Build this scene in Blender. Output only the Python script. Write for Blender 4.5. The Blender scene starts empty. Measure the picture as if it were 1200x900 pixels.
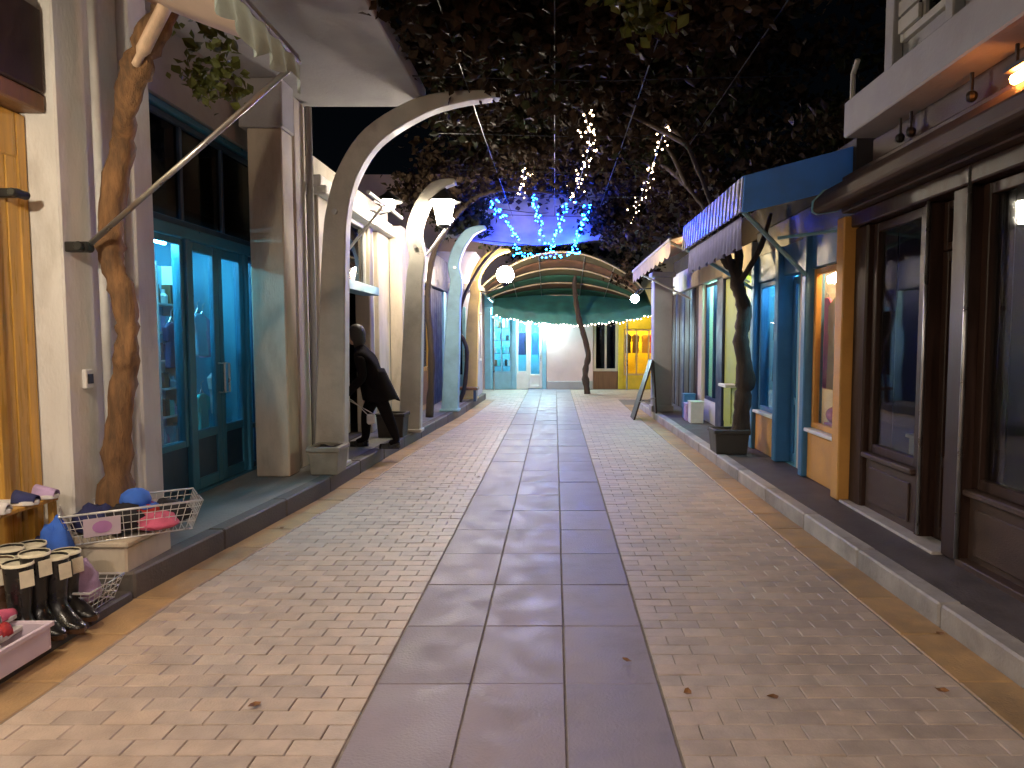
import bpy, bmesh, math, random
from mathutils import Vector, Matrix, noise
random.seed(7)
R = random.Random(11)
S = bpy.context.scene
COL = S.collection

# ------------------------------------------------------------------ camera
CAM_H, FOC, HOR = 1.55, 800.0, 397.0           # metres, pixels of a 1200 px wide picture
cam = bpy.data.objects.new('camera', bpy.data.cameras.new('camera'))
COL.objects.link(cam)
cam.location = (0, 0, CAM_H)
PITCH = math.atan((450 - HOR) / FOC)
cam.rotation_euler = (math.pi / 2 - PITCH, 0, 0)
cam.data.sensor_width = 36
cam.data.lens = 36 * FOC / 1200
cam.data.shift_x = -50 / 1200                  # the photograph is cropped off centre
cam.data.clip_start = 0.05
cam.data.clip_end = 600
S.camera = cam

# ------------------------------------------------------------------ night sky, moonlight, exposure
W = bpy.data.worlds.new('World'); S.world = W; W.use_nodes = True
nt = W.node_tree; nt.nodes.clear()
sky = nt.nodes.new('ShaderNodeTexSky'); sky.sky_type = 'NISHITA'; sky.sun_disc = False
sky.sun_elevation = math.radians(38); sky.sun_rotation = math.radians(150)
bg = nt.nodes.new('ShaderNodeBackground'); bg.inputs['Strength'].default_value = 0.0003
wo = nt.nodes.new('ShaderNodeOutputWorld')
nt.links.new(sky.outputs[0], bg.inputs[0]); nt.links.new(bg.outputs[0], wo.inputs[0])
sun = bpy.data.objects.new('sun', bpy.data.lights.new('sun', 'SUN')); COL.objects.link(sun)
sun.data.energy = 0.02; sun.data.angle = math.radians(15); sun.data.color = (1, .95, .9)
sun.rotation_euler = (math.radians(52), 0, math.radians(150))
S.view_settings.view_transform = 'Standard'; S.view_settings.look = 'None'
S.view_settings.exposure = 0.45; S.view_settings.gamma = 1.0
S.view_settings.use_curve_mapping = False
S.cycles.max_bounces = 7; S.cycles.diffuse_bounces = 3; S.cycles.glossy_bounces = 3; S.cycles.transparent_max_bounces = 10

# ------------------------------------------------------------------ pixel -> direction helper
def ray(px, py):
    a, b = px - 650, 450 - py
    return Vector((a, FOC * math.cos(PITCH) + b * math.sin(PITCH), -FOC * math.sin(PITCH) + b * math.cos(PITCH)))
def atY(px, py, y):
    d = ray(px, py); return Vector((0, 0, CAM_H)) + d * (y / d.y)

# ------------------------------------------------------------------ materials
MATS = {}
def mat(name, col, rough=.6, var=.12, scale=6, bump=.15, bscale=60, metal=0, spec=.5, dirt=0, dirtcol=(.05, .04, .03),
        tint=None, coat=0, stretch=(1, 1, 1), trans=0, grain=0):
    if name in MATS: return MATS[name]
    m = bpy.data.materials.new(name); m.use_nodes = True
    t = m.node_tree; N = t.nodes; L = t.links
    b = N['Principled BSDF']
    geo = N.new('ShaderNodeNewGeometry')
    mp = N.new('ShaderNodeMapping'); mp.inputs['Scale'].default_value = stretch
    L.new(geo.outputs['Position'], mp.inputs['Vector'])
    n1 = N.new('ShaderNodeTexNoise'); n1.inputs['Scale'].default_value = scale; n1.inputs['Detail'].default_value = 6
    L.new(mp.outputs[0], n1.inputs['Vector'])
    mr = N.new('ShaderNodeMapRange'); mr.inputs[1].default_value = .3; mr.inputs[2].default_value = .7
    mr.inputs[3].default_value = 1 - var; mr.inputs[4].default_value = 1 + var
    L.new(n1.outputs['Fac'], mr.inputs[0])
    mul = N.new('ShaderNodeMix'); mul.data_type = 'RGBA'; mul.blend_type = 'MULTIPLY'; mul.inputs[0].default_value = 1
    mul.inputs[6].default_value = (*col, 1)
    L.new(mr.outputs[0], mul.inputs[7])
    out = mul.outputs[2]
    if tint:                                        # a different tone for each laid piece
        if tint == 'object':
            oi = N.new('ShaderNodeObjectInfo'); src = oi.outputs['Random']
        else:
            at = N.new('ShaderNodeAttribute'); at.attribute_name = 'tone'; src = at.outputs['Fac']
        rp = N.new('ShaderNodeValToRGB')
        e = rp.color_ramp.elements
        e[0].color = (.86, .84, .84, 1); e[1].color = (1.10, 1.07, 1.03, 1)
        for p_, c_ in ((.25, (.95, .90, .86, 1)), (.5, (1.0, .98, .97, 1)), (.75, (1.08, 1.0, .92, 1))):
            x = e.new(p_); x.color = c_
        L.new(src, rp.inputs[0])
        m2 = N.new('ShaderNodeMix'); m2.data_type = 'RGBA'; m2.blend_type = 'MULTIPLY'; m2.inputs[0].default_value = 1
        L.new(out, m2.inputs[6]); L.new(rp.outputs[0], m2.inputs[7]); out = m2.outputs[2]
    if dirt:
        n3 = N.new('ShaderNodeTexNoise'); n3.inputs['Scale'].default_value = 1.7; n3.inputs['Detail'].default_value = 9
        n3.inputs['Roughness'].default_value = .68
        L.new(mp.outputs[0], n3.inputs['Vector'])
        r3 = N.new('ShaderNodeMapRange'); r3.inputs[1].default_value = .5; r3.inputs[2].default_value = .72
        r3.inputs[3].default_value = 0; r3.inputs[4].default_value = dirt
        L.new(n3.outputs['Fac'], r3.inputs[0])
        m3 = N.new('ShaderNodeMix'); m3.data_type = 'RGBA'
        L.new(r3.outputs[0], m3.inputs[0]); L.new(out, m3.inputs[6]); m3.inputs[7].default_value = (*dirtcol, 1); out = m3.outputs[2]
    L.new(out, b.inputs['Base Color'])
    rr = N.new('ShaderNodeMapRange'); rr.inputs[1].default_value = .3; rr.inputs[2].default_value = .7
    rr.inputs[3].default_value = max(.03, rough - .12); rr.inputs[4].default_value = min(1, rough + .12)
    L.new(n1.outputs['Fac'], rr.inputs[0]); L.new(rr.outputs[0], b.inputs['Roughness'])
    b.inputs['Metallic'].default_value = metal
    b.inputs['Specular IOR Level'].default_value = spec
    b.inputs['Coat Weight'].default_value = coat
    if trans:
        b.inputs['Subsurface Weight'].default_value = 0
        tr = N.new('ShaderNodeBsdfTranslucent'); mx = N.new('ShaderNodeMixShader'); mx.inputs[0].default_value = trans
        L.new(out, tr.inputs[0]); L.new(b.outputs[0], mx.inputs[1]); L.new(tr.outputs[0], mx.inputs[2])
        L.new(mx.outputs[0], N['Material Output'].inputs['Surface'])
    if bump:
        n2 = N.new('ShaderNodeTexNoise'); n2.inputs['Scale'].default_value = bscale; n2.inputs['Detail'].default_value = 5
        L.new(mp.outputs[0], n2.inputs['Vector'])
        bp = N.new('ShaderNodeBump'); bp.inputs['Strength'].default_value = bump; bp.inputs['Distance'].default_value = .01
        L.new(n2.outputs['Fac'], bp.inputs['Height']); L.new(bp.outputs[0], b.inputs['Normal'])
    MATS[name] = m
    return m
def glow(name, col, strength):
    if name in MATS: return MATS[name]
    m = bpy.data.materials.new(name); m.use_nodes = True
    t = m.node_tree; t.nodes.clear()
    e = t.nodes.new('ShaderNodeEmission'); e.inputs[0].default_value = (*col, 1); e.inputs[1].default_value = strength
    o = t.nodes.new('ShaderNodeOutputMaterial'); t.links.new(e.outputs[0], o.inputs[0])
    MATS[name] = m; return m
def glassmat(name, tintc=(.9, .95, .95), gloss=1.0):
    m = bpy.data.materials.new(name); m.use_nodes = True
    t = m.node_tree; t.nodes.clear(); N = t.nodes; L = t.links
    tr = N.new('ShaderNodeBsdfTransparent'); tr.inputs[0].default_value = (*tintc, 1)
    gl = N.new('ShaderNodeBsdfGlossy'); gl.inputs['Roughness'].default_value = .03
    lw = N.new('ShaderNodeLayerWeight'); lw.inputs[0].default_value = .5
    pw = N.new('ShaderNodeMath'); pw.operation = 'POWER'; pw.inputs[1].default_value = 4.5; L.new(lw.outputs['Facing'], pw.inputs[0])
    fr = N.new('ShaderNodeMath'); fr.operation = 'MULTIPLY_ADD'; fr.inputs[1].default_value = .8; fr.inputs[2].default_value = .035; L.new(pw.outputs[0], fr.inputs[0])
    nz = N.new('ShaderNodeTexNoise'); nz.inputs['Scale'].default_value = 1.3
    bp = N.new('ShaderNodeBump'); bp.inputs['Strength'].default_value = .06; bp.inputs['Distance'].default_value = .05
    geo = N.new('ShaderNodeNewGeometry'); L.new(geo.outputs['Position'], nz.inputs['Vector'])
    L.new(nz.outputs['Fac'], bp.inputs['Height']); L.new(bp.outputs[0], gl.inputs['Normal'])
    mx = N.new('ShaderNodeMixShader'); o = N.new('ShaderNodeOutputMaterial')
    L.new(fr.outputs[0], mx.inputs[0]); L.new(tr.outputs[0], mx.inputs[1]); L.new(gl.outputs[0], mx.inputs[2]); L.new(mx.outputs[0], o.inputs[0])
    MATS[name] = m; return m
PAVER = mat('paver_stone', (.435, .36, .31), .50, .16, 9, .35, 90, tint='object', dirt=.42, dirtcol=(.20, .165, .15))
PAVERF = mat('paver_stone_field', (.435, .36, .31), .50, .16, 9, .35, 90, tint='attr', dirt=.42, dirtcol=(.20, .165, .15))
SLAB = mat('slab_stone', (.225, .195, .24), .55, .14, 5, .3, 80, tint='object', dirt=.55, dirtcol=(.115, .095, .10))  # violet cast of the blue lights mixed into the grey base colour
GUTTER = mat('gutter_stone', (.38, .245, .115), .55, .2, 7, .4, 70, tint='object', dirt=.6, dirtcol=(.12, .08, .05))  # orange of the shop lights put into the ochre stone colour
JOINT = mat('joint_sand', (.23, .195, .165), .95, .2, 20, .5, 120)
KERBD = mat('shade_darkened_kerb_stone', (.10, .092, .09), .7, .2, 6, .4, 60, tint='object', dirt=.4, dirtcol=(.05, .04, .04))  # shade on the left kerb put into a darker stone colour
KERB = mat('kerb_stone', (.36, .335, .32), .65, .2, 6, .5, 60, tint='object', dirt=.75, dirtcol=(.12, .10, .09))
WALKR = mat('dark_pavement', (.085, .068, .066), .6, .25, 4, .5, 50, dirt=.4, dirtcol=(.04, .033, .03))
WALKL = mat('grey_concrete', (.20, .19, .18), .5, .2, 4, .4, 50, dirt=.5, dirtcol=(.09, .08, .07))
ASPH = mat('asphalt', (.06, .055, .05), .85, .2, 5, .5, 50)
WHITE = mat('white_plaster', (.68, .66, .62), .7, .09, 3, .3, 40, dirt=.6, dirtcol=(.36, .32, .26), stretch=(1.6, 1.6, .55))
CREAM = mat('cream_plaster', (.52, .45, .35), .75, .12, 3, .3, 40, dirt=.65, dirtcol=(.27, .22, .16), stretch=(1.6, 1.6, .55))
GREYP = mat('grey_plaster', (.34, .33, .33), .8, .1, 2.5, .3, 35, dirt=.5, dirtcol=(.25, .23, .22))
RIBC = mat('painted_rib', (.46, .44, .38), .6, .12, 4, .3, 50, dirt=.5, dirtcol=(.24, .21, .17))
RIBY = mat('yellow_light_tinted_rib', (.58, .40, .12), .6, .15, 4, .3, 50, dirt=.4, dirtcol=(.3, .2, .08))  # yellow light of the globe lamp put into the rib colour
RIBB = mat('blue_painted_rib', (.24, .42, .52), .6, .12, 4, .3, 50, dirt=.3)
YWOOD = mat('varnished_yellow_wood', (.50, .27, .045), .32, .25, 3, .15, 40, coat=.4, stretch=(8, 8, .6))
DWOOD = mat('dark_brown_wood', (.034, .017, .012), .42, .3, 3, .15, 60, spec=.25, stretch=(8, 8, .7))
DWOODM = mat('dark_brown_panel', (.060, .036, .028), .55, .25, 4, .2, 60, stretch=(1, 1, 3), spec=.25)
BWOOD = mat('brown_wood', (.16, .075, .03), .45, .25, 3, .2, 40, stretch=(8, 8, .7))
TEAL = mat('teal_paint', (.03, .155, .26), .38, .12, 5, .12, 30, dirt=.15)
DTEAL = mat('dark_teal_paint', (.015, .045, .095), .42, .15, 5, .12, 30, dirt=.2)
BLUE = mat('blue_paint', (.05, .17, .33), .4, .12, 5, .12, 30, dirt=.15)
LBLUE = mat('light_blue_paint', (.22, .46, .58), .5, .1, 5, .15, 30, dirt=.2)
NAVY = mat('navy_paint', (.012, .02, .07), .4, .15, 5, .1, 30)
ORANGE = mat('ochre_orange_plaster', (.56, .27, .06), .65, .1, 4, .3, 50, dirt=.25, dirtcol=(.25, .11, .03))
GREEN = mat('yellow_green_paint', (.30, .36, .06), .5, .1, 4, .2, 40, dirt=.25)
TEALG = mat('turquoise_panel', (.05, .50, .46), .45, .1, 4, .1, 40)
YELLOW = mat('yellow_plaster', (.72, .50, .03), .6, .12, 4, .2, 40)
PINK = mat('pink_plaster', (.58, .44, .42), .8, .08, 2, .25, 30, dirt=.3, dirtcol=(.36, .26, .24))
LILAC = mat('lilac_plaster', (.46, .45, .55), .75, .08, 2, .25, 30, dirt=.3)
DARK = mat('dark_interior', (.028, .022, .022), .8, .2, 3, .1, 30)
INTW = mat('interior_wall', (.45, .42, .38), .8, .08, 3, .1, 30)
INTC = mat('interior_cyan_wall', (.10, .30, .40), .7, .08, 3, .1, 30)
METAL = mat('grey_metal', (.42, .41, .40), .35, .1, 8, .05, 80, metal=.9)
WMETAL = mat('white_wire', (.62, .62, .63), .35, .08, 20, 0, metal=.4)
DMETAL = mat('black_metal', (.03, .03, .03), .45, .1, 8, .1, 80, metal=.6)
WPAINT = mat('white_paint', (.66, .65, .62), .45, .06, 6, .1, 50, dirt=.2)
AWNB = mat('blue_awning_fabric', (.05, .24, .86), .75, .1, 4, .2, 140, dirt=.25, dirtcol=(.03, .09, .15))  # blue fabric, pushed bluer to stand in for blue light on it
AWNP = mat('peach_awning_fabric', (.60, .46, .36), .8, .08, 4, .2, 140, trans=.25, dirt=.25, dirtcol=(.35, .27, .2))
AWNG = mat('grey_green_fabric', (.36, .42, .38), .85, .2, 6, .4, 40, dirt=.3, trans=.4)
RIBS = mat('corrugated_sheet', (.42, .42, .46), .3, .1, 6, .06, 40, metal=.35)
VALN = mat('lilac_valance', (.24, .24, .44), .8, .15, 8, .2, 90)
AWNR = mat('rust_awning_fabric', (.24, .11, .08), .75, .15, 6, .25, 60, dirt=.3)
AWNC = mat('cream_awning_fabric', (.60, .50, .32), .7, .15, 6, .25, 60, dirt=.3, trans=.35)
AWNT = mat('green_blue_awning_fabric', (.035, .17, .15), .7, .3, 3, .25, 60)
BARK = mat('vine_bark', (.20, .105, .045), .85, .45, 9, 1.0, 38, stretch=(3, 3, .6), dirt=.7, dirtcol=(.05, .026, .013))
BARKD = mat('dark_vine_bark', (.05, .034, .024), .9, .35, 14, 1.0, 45, stretch=(2.5, 2.5, .5))
SAWN = mat('pale_sawn_wood', (.62, .44, .29), .7, .15, 8, .3, 60, stretch=(4, 4, .6))
LEAF = mat('vine_leaf', (.028, .031, .013), .6, .4, 3.5, 0, spec=.12, trans=.25)
LEAFR = mat('autumn_vine_leaf', (.032, .020, .011), .65, .5, 4, 0, spec=.12, trans=.25)
DRYLEAF = mat('dry_leaf', (.22, .095, .03), .75, .4, 30, 0)
LEAFG = mat('fresh_vine_leaf', (.08, .09, .015), .6, .35, 5, 0, trans=.3)
OLIVE = mat('olive_canvas', (.085, .07, .03), .8, .3, 3, .3, 60, trans=.15)
BROWNC = mat('brown_canvas', (.12, .06, .03), .8, .3, 3, .3, 60, trans=.15)
GREENC = mat('green_canvas', (.02, .09, .05), .8, .3, 3, .3, 60, trans=.15)
SHEET = mat('glow_sheet', (.50, .52, .56), .45, .25, 2.5, .3, 12, trans=.3)
TERR = mat('planter_concrete', (.26, .23, .18), .75, .15, 5, .4, 40, dirt=.5, dirtcol=(.1, .08, .05))
TERRD = mat('dark_planter', (.055, .05, .042), .75, .2, 5, .4, 40)
SOIL = mat('soil', (.035, .025, .018), .95, .3, 20, .8, 60)
RUBBER = mat('black_rubber', (.014, .013, .013), .3, .2, 12, .05, 40)
RUBBERB = mat('brown_rubber', (.07, .035, .02), .3, .2, 12, .05, 40)
LINING = mat('cream_lining', (.66, .60, .46), .85, .1, 20, .3, 120)
CLOTHB = mat('bright_blue_cloth', (.04, .14, .58), .8, .15, 12, .4, 200)
CLOTHK = mat('black_cloth', (.016, .015, .02), .85, .2, 12, .4, 200)
CLOTHR = mat('red_cloth', (.42, .03, .03), .8, .2, 12, .4, 200)
CLOTHP = mat('pink_cloth', (.62, .12, .22), .8, .2, 12, .4, 200)
CLOTHL = mat('lilac_cloth', (.42, .30, .50), .8, .2, 12, .4, 200)
CLOTHW = mat('white_cloth', (.60, .58, .58), .8, .1, 12, .4, 200)
CLOTHN = mat('navy_cloth', (.02, .025, .10), .8, .2, 12, .4, 200)
COAT = mat('dark_coat', (.009, .007, .0075), .95, .25, 10, .5, 150, spec=.08)  # dark cloth, blackened further in place of the missing light
SKIN = mat('skin', (.42, .25, .18), .55, .06, 20, .1, 100)
HAIR = mat('dark_hair', (.018, .012, .01), .5, .3, 30, .5, 100, stretch=(4, 4, .6))
SPOT = mat('magenta_print', (.50, .24, .52), .7, .1, 8, 0)
PAPER = mat('pale_card', (.60, .50, .58), .7, .05, 8, .05, 40)
GLASS = glassmat('shop_glass')
GLASSD = glassmat('dark_glass', (.30, .34, .36))
WARM = (1, .78, .52); WARMW = (1, .86, .68)

# ------------------------------------------------------------------ mesh helpers
ORG = {}
class MB:
    def __init__(s): s.v = []; s.f = []; s.t = []
    def add(s, vs, fs):
        o = len(s.v); s.v += [tuple(v) for v in vs]; s.f += [tuple(i + o for i in f) for f in fs]; return s
    def box(s, x0, x1, y0, y1, z0, z1):
        x0, x1 = sorted((x0, x1)); y0, y1 = sorted((y0, y1)); z0, z1 = sorted((z0, z1))
        return s.add([(x0, y0, z0), (x1, y0, z0), (x1, y1, z0), (x0, y1, z0), (x0, y0, z1), (x1, y0, z1), (x1, y1, z1), (x0, y1, z1)],
                     [(0, 3, 2, 1), (4, 5, 6, 7), (0, 1, 5, 4), (1, 2, 6, 5), (2, 3, 7, 6), (3, 0, 4, 7)])
    def hexa(s, b, t):
        return s.add(list(b) + list(t), [(0, 3, 2, 1), (4, 5, 6, 7), (0, 1, 5, 4), (1, 2, 6, 5), (2, 3, 7, 6), (3, 0, 4, 7)])
    def tube(s, pts, rad, n=8, flat=1.0, cap=True):
        pts = [Vector(p) for p in pts]
        if not hasattr(rad, '__len__'): rad = [rad] * len(pts)
        rings = []; up = None
        for i, p in enumerate(pts):
            d = (pts[min(i + 1, len(pts) - 1)] - pts[max(i - 1, 0)])
            d = d.normalized() if d.length > 1e-9 else Vector((0, 0, 1))
            if up is None:
                up = Vector((0, 1, 0)) if abs(d.y) < .9 else Vector((1, 0, 0))
            a = (up - d * up.dot(d)); a = a.normalized() if a.length > 1e-6 else d.orthogonal().normalized()
            up = a; b = d.cross(a)
            rings.append([p + (a * math.cos(k * 2 * math.pi / n) + b * math.sin(k * 2 * math.pi / n) * flat) * rad[i] for k in range(n)])
        vs = [v for r in rings for v in r]; fs = []
        for i in range(len(pts) - 1):
            for k in range(n):
                fs.append((i * n + k, i * n + (k + 1) % n, (i + 1) * n + (k + 1) % n, (i + 1) * n + k))
        if cap:
            fs.append(tuple(range(n))[::-1]); fs.append(tuple((len(pts) - 1) * n + k for k in range(n)))
        return s.add(vs, fs)
    def lathe(s, c, prof, n=16, cap=True):
        vs = []; fs = []
        for (r, z) in prof:
            for k in range(n):
                a = 2 * math.pi * k / n; vs.append((c[0] + r * math.cos(a), c[1] + r * math.sin(a), c[2] + z))
        for i in range(len(prof) - 1):
            for k in range(n):
                fs.append((i * n + k, i * n + (k + 1) % n, (i + 1) * n + (k + 1) % n, (i + 1) * n + k))
        if cap: fs.append(tuple(range(n))[::-1]); fs.append(tuple((len(prof) - 1) * n + k for k in range(n)))
        return s.add(vs, fs)
    def ball(s, c, r, nu=8, nv=6, sq=(1, 1, 1)):
        prof = [(max(.001, math.sin(math.pi * i / nv)) * r, -math.cos(math.pi * i / nv) * r) for i in range(nv + 1)]
        o = len(s.v); s.lathe((0, 0, 0), prof, nu)
        for i in range(o, len(s.v)):
            v = s.v[i]; s.v[i] = (c[0] + v[0] * sq[0], c[1] + v[1] * sq[1], c[2] + v[2] * sq[2])
        return s
    def sheet(s, fn, nu, nv, th=0):
        vs = [fn(i / nu, j / nv) for j in range(nv + 1) for i in range(nu + 1)]
        w = nu + 1; q = [(j * w + i, j * w + i + 1, (j + 1) * w + i + 1, (j + 1) * w + i) for j in range(nv) for i in range(nu)]
        if not th: return s.add(vs, q)
        vs2 = [(v[0], v[1], v[2] - th) for v in vs]; o = len(vs)
        fs = q + [tuple(o + i for i in f[::-1]) for f in q]
        ring = list(range(nu)) + [j * w + nu for j in range(nv)] + [nv * w + i for i in range(nu, 0, -1)] + [j * w for j in range(nv, 0, -1)]
        for k in range(len(ring)):
            a, b = ring[k], ring[(k + 1) % len(ring)]; fs.append((a, o + a, o + b, b))
        return s.add(list(vs) + vs2, fs)
    def prism(s, poly, fn0, fn1):
        n = len(poly); vs = [fn0(p) for p in poly] + [fn1(p) for p in poly]
        fs = [tuple(range(n))[::-1], tuple(range(n, 2 * n))] + [(i, (i + 1) % n, n + (i + 1) % n, n + i) for i in range(n)]
        return s.add(vs, fs)
    def ribsweep(s, pts, wid, y0, y1):
        pts = [Vector((p[0], 0, p[1])) for p in pts]; vs = []; fs = []
        for i, p in enumerate(pts):
            d = (pts[min(i + 1, len(pts) - 1)] - pts[max(i - 1, 0)]).normalized(); nn = Vector((d.z, 0, -d.x)) * wid[i] / 2
            if i == 0: nn = Vector((wid[i] / 2, 0, 0))
            for q, y in ((p - nn, y0), (p + nn, y0), (p + nn, y1), (p - nn, y1)): vs.append((q.x, y, q.z))
        for i in range(len(pts) - 1):
            for k in range(4): fs.append((i * 4 + k, i * 4 + (k + 1) % 4, i * 4 + 4 + (k + 1) % 4, i * 4 + 4 + k))
        e = 4 * (len(pts) - 1); fs += [(3, 2, 1, 0), (e, e + 1, e + 2, e + 3)]
        return s.add(vs, fs)
    def build(s, name, m, parent=None, bevel=0, smooth=False, tone=None, sub=0):
        me = bpy.data.meshes.new(name)
        if parent is not None: org = ORG[parent.name]
        else:
            xs, ys, zs = zip(*s.v); org = Vector(((min(xs) + max(xs)) / 2, (min(ys) + max(ys)) / 2, min(zs)))
        me.from_pydata([tuple(Vector(v) - org) for v in s.v], [], s.f)
        bm = bmesh.new(); bm.from_mesh(me)
        bmesh.ops.recalc_face_normals(bm, faces=bm.faces)
        if bevel:
            es = [e for e in bm.edges if len(e.link_faces) == 2 and e.calc_face_angle(0) > .6]
            bmesh.ops.bevel(bm, geom=es, offset=bevel, segments=1, affect='EDGES', clamp_overlap=True)
        bm.to_mesh(me); bm.free()
        if smooth:
            for p_ in me.polygons: p_.use_smooth = True
        me.materials.append(m)
        if tone is not None:
            at = me.attributes.new('tone', 'FLOAT', 'FACE'); at.data.foreach_set('value', tone)
        o = bpy.data.objects.new(name, me); COL.objects.link(o)
        ORG[o.name] = org
        if parent is not None: o.parent = parent
        else: o.location = org
        if sub:
            md = o.modifiers.new('s', 'SUBSURF'); md.levels = sub; md.render_levels = sub
        return o
def tag(o, label, cat, group=None):
    o['label'] = label; o['category'] = cat
    if group: o['group'] = group
    return o
def thing(name, label, cat, loc, group=None):
    o = bpy.data.objects.new(name, None); COL.objects.link(o); o.location = loc; o.empty_display_size = .1
    ORG[o.name] = Vector(loc)
    return tag(o, label, cat, group)
def struct(o): o['kind'] = 'structure'; return o
def stuff(o): o['kind'] = 'stuff'; return o
def catmull(pts, n=6):
    pts = [Vector(p) for p in pts]; out = []
    for i in range(len(pts) - 1):
        p0, p1, p2, p3 = pts[max(i - 1, 0)], pts[i], pts[i + 1], pts[min(i + 2, len(pts) - 1)]
        for k in range(n):
            t = k / n
            out.append(.5 * ((2 * p1) + (p2 - p0) * t + (2 * p0 - 5 * p1 + 4 * p2 - p3) * t * t + (3 * p1 - p0 - 3 * p2 + p3) * t ** 3))
    out.append(pts[-1]); return out
def lerp(a, b, t): return a + (b - a) * t
def interp(tab, y):
    if y <= tab[0][0]: return tab[0][1]
    for (a, x), (b, z) in zip(tab, tab[1:]):
        if y <= b: return lerp(x, z, (y - a) / (b - a))
    return tab[-1][1]

# facade frames: u runs along the front, d sticks out towards the street
def frL(x): return lambda u, d: (x + d, u)
def frR(x): return lambda u, d: (x - d, u)
def frB(y): return lambda u, d: (u, y - d)
def fbox(mb, fr, u0, u1, d0, d1, z0, z1):
    a = fr(u0, d0); b = fr(u1, d1); return mb.box(a[0], b[0], a[1], b[1], z0, z1)
def window(par, fr, u0, u1, z0, z1, mf, mg, d=0, fw=.055, dep=.06, cols=1, rows=(), name='window'):
    m = MB()
    fbox(m, fr, u0, u0 + fw, d - dep, d, z0, z1); fbox(m, fr, u1 - fw, u1, d - dep, d, z0, z1)
    fbox(m, fr, u0 + fw, u1 - fw, d - dep + .002, d - .002, z0, z0 + fw); fbox(m, fr, u0 + fw, u1 - fw, d - dep + .002, d - .002, z1 - fw, z1)
    us = [lerp(u0 + fw / 2, u1 - fw / 2, k / cols) for k in range(cols + 1)]
    zs = [z0 + fw / 2] + list(rows) + [z1 - fw / 2]
    for k in us[1:-1]: fbox(m, fr, k - fw * .4, k + fw * .4, d - dep + .004, d - .004, z0 + fw, z1 - fw)
    for z in zs[1:-1]: fbox(m, fr, u0 + fw, u1 - fw, d - dep + .006, d - .006, z - fw * .4, z + fw * .4)
    w = m.build(name, mf, par, bevel=.005)
    for i in range(cols):
        for j in range(len(zs) - 1):
            p = MB(); fbox(p, fr, us[i] + fw * .3, us[i + 1] - fw * .3, d - dep * .62, d - dep * .5, zs[j] + fw * .3, zs[j + 1] - fw * .3)
            p.build('pane', mg, w)
    return w
def door(par, fr, u0, u1, z0, z1, mf, mg, mk, d=0, kick=.5, sw=.085, hside=1, name='door', bars=()):
    m = MB(); dep = .05
    fbox(m, fr, u0, u0 + sw, d - dep, d, z0, z1); fbox(m, fr, u1 - sw, u1, d - dep, d, z0, z1)
    fbox(m, fr, u0 + sw, u1 - sw, d - dep + .002, d - .002, z1 - sw, z1); fbox(m, fr, u0 + sw, u1 - sw, d - dep + .002, d - .002, z0, z0 + sw * 1.2)
    fbox(m, fr, u0 + sw, u1 - sw, d - dep + .002, d - .002, z0 + kick - .04, z0 + kick + .04)
    for z in bars: fbox(m, fr, u0 + sw, u1 - sw, d - dep + .004, d - .004, z - .02, z + .02)
    o = m.build(name, mf, par, bevel=.006)
    m = MB(); fbox(m, fr, u0 + sw, u1 - sw, d - .035, d - .02, z0 + sw * 1.2, z0 + kick - .04); m.build('kick_panel', mk, o)
    zz = [z0 + kick + .04] + list(bars) + [z1 - sw]
    for a, b in zip(zz, zz[1:]):
        m = MB(); fbox(m, fr, u0 + sw - .01, u1 - sw + .01, d - .032, d - .026, a, b); m.build('pane', mg, o)
    uu = u1 - sw / 2 if hside > 0 else u0 + sw / 2
    a = fr(uu, d); b = fr(uu, d + .06); zc = z0 + 1.0
    m = MB(); m.tube([(a[0], a[1], zc + .14), (b[0], b[1], zc + .14), (b[0], b[1], zc - .14), (a[0], a[1], zc - .14)], .011, 6); m.build('handle', METAL, o)
    return o
def room(par, fr, u0, u1, depth, z0, z1, mw, name='interior', th=.05):
    m = MB()
    fbox(m, fr, u0, u1, -depth - th, -depth, z0 - th, z1 + th)
    fbox(m, fr, u0 - th, u0, -depth, -.08, z0 - th, z1 + th); fbox(m, fr, u1, u1 + th, -depth, -.08, z0 - th, z1 + th)
    fbox(m, fr, u0, u1, -depth, -.08, z1, z1 + th); fbox(m, fr, u0, u1, -depth, -.08, z0 - th, z0)
    return m.build(name, mw, par)

# ------------------------------------------------------------------ ground and street
KL = [(-4, -2.55), (3, -2.50), (4.0, -2.52), (6.6, -2.29), (9, -2.20), (13.7, -1.90), (17.6, -1.78)]
KR = [(-4, 2.12), (3, 2.09), (6.3, 2.02), (13.7, 1.92), (16, 1.90)]
m = MB(); m.box(-260, 260, -260, 260, -.35, -.034); struct(m.build('ground', ASPH))
m = MB()
m.sheet(lambda u, v: (lerp(-9, 10, u), lerp(-4, 21.5, v), -.008), 4, 6, .02)
street = struct(m.build('street', JOINT))
BL, BW = .205, .102
def brick_mesh(name, l, w, mtl, c=.004):
    b = MB(); x, y = l / 2, w / 2
    b.add([(-x, -y, -.028), (x, -y, -.028), (x, y, -.028), (-x, y, -.028), (-x, -y, -c), (x, -y, -c), (x, y, -c), (-x, y, -c),
           (-x + c, -y + c, 0), (x - c, -y + c, 0), (x - c, y - c, 0), (-x + c, y - c, 0)],
          [(0, 1, 5, 4), (1, 2, 6, 5), (2, 3, 7, 6), (3, 0, 4, 7), (4, 5, 9, 8), (5, 6, 10, 9), (6, 7, 11, 10), (7, 4, 8, 11), (8, 9, 10, 11)])
    me = bpy.data.meshes.new(name); me.from_pydata(b.v, [], b.f); me.materials.append(mtl); me.update(); return me
SO = ORG[street.name]
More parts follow.
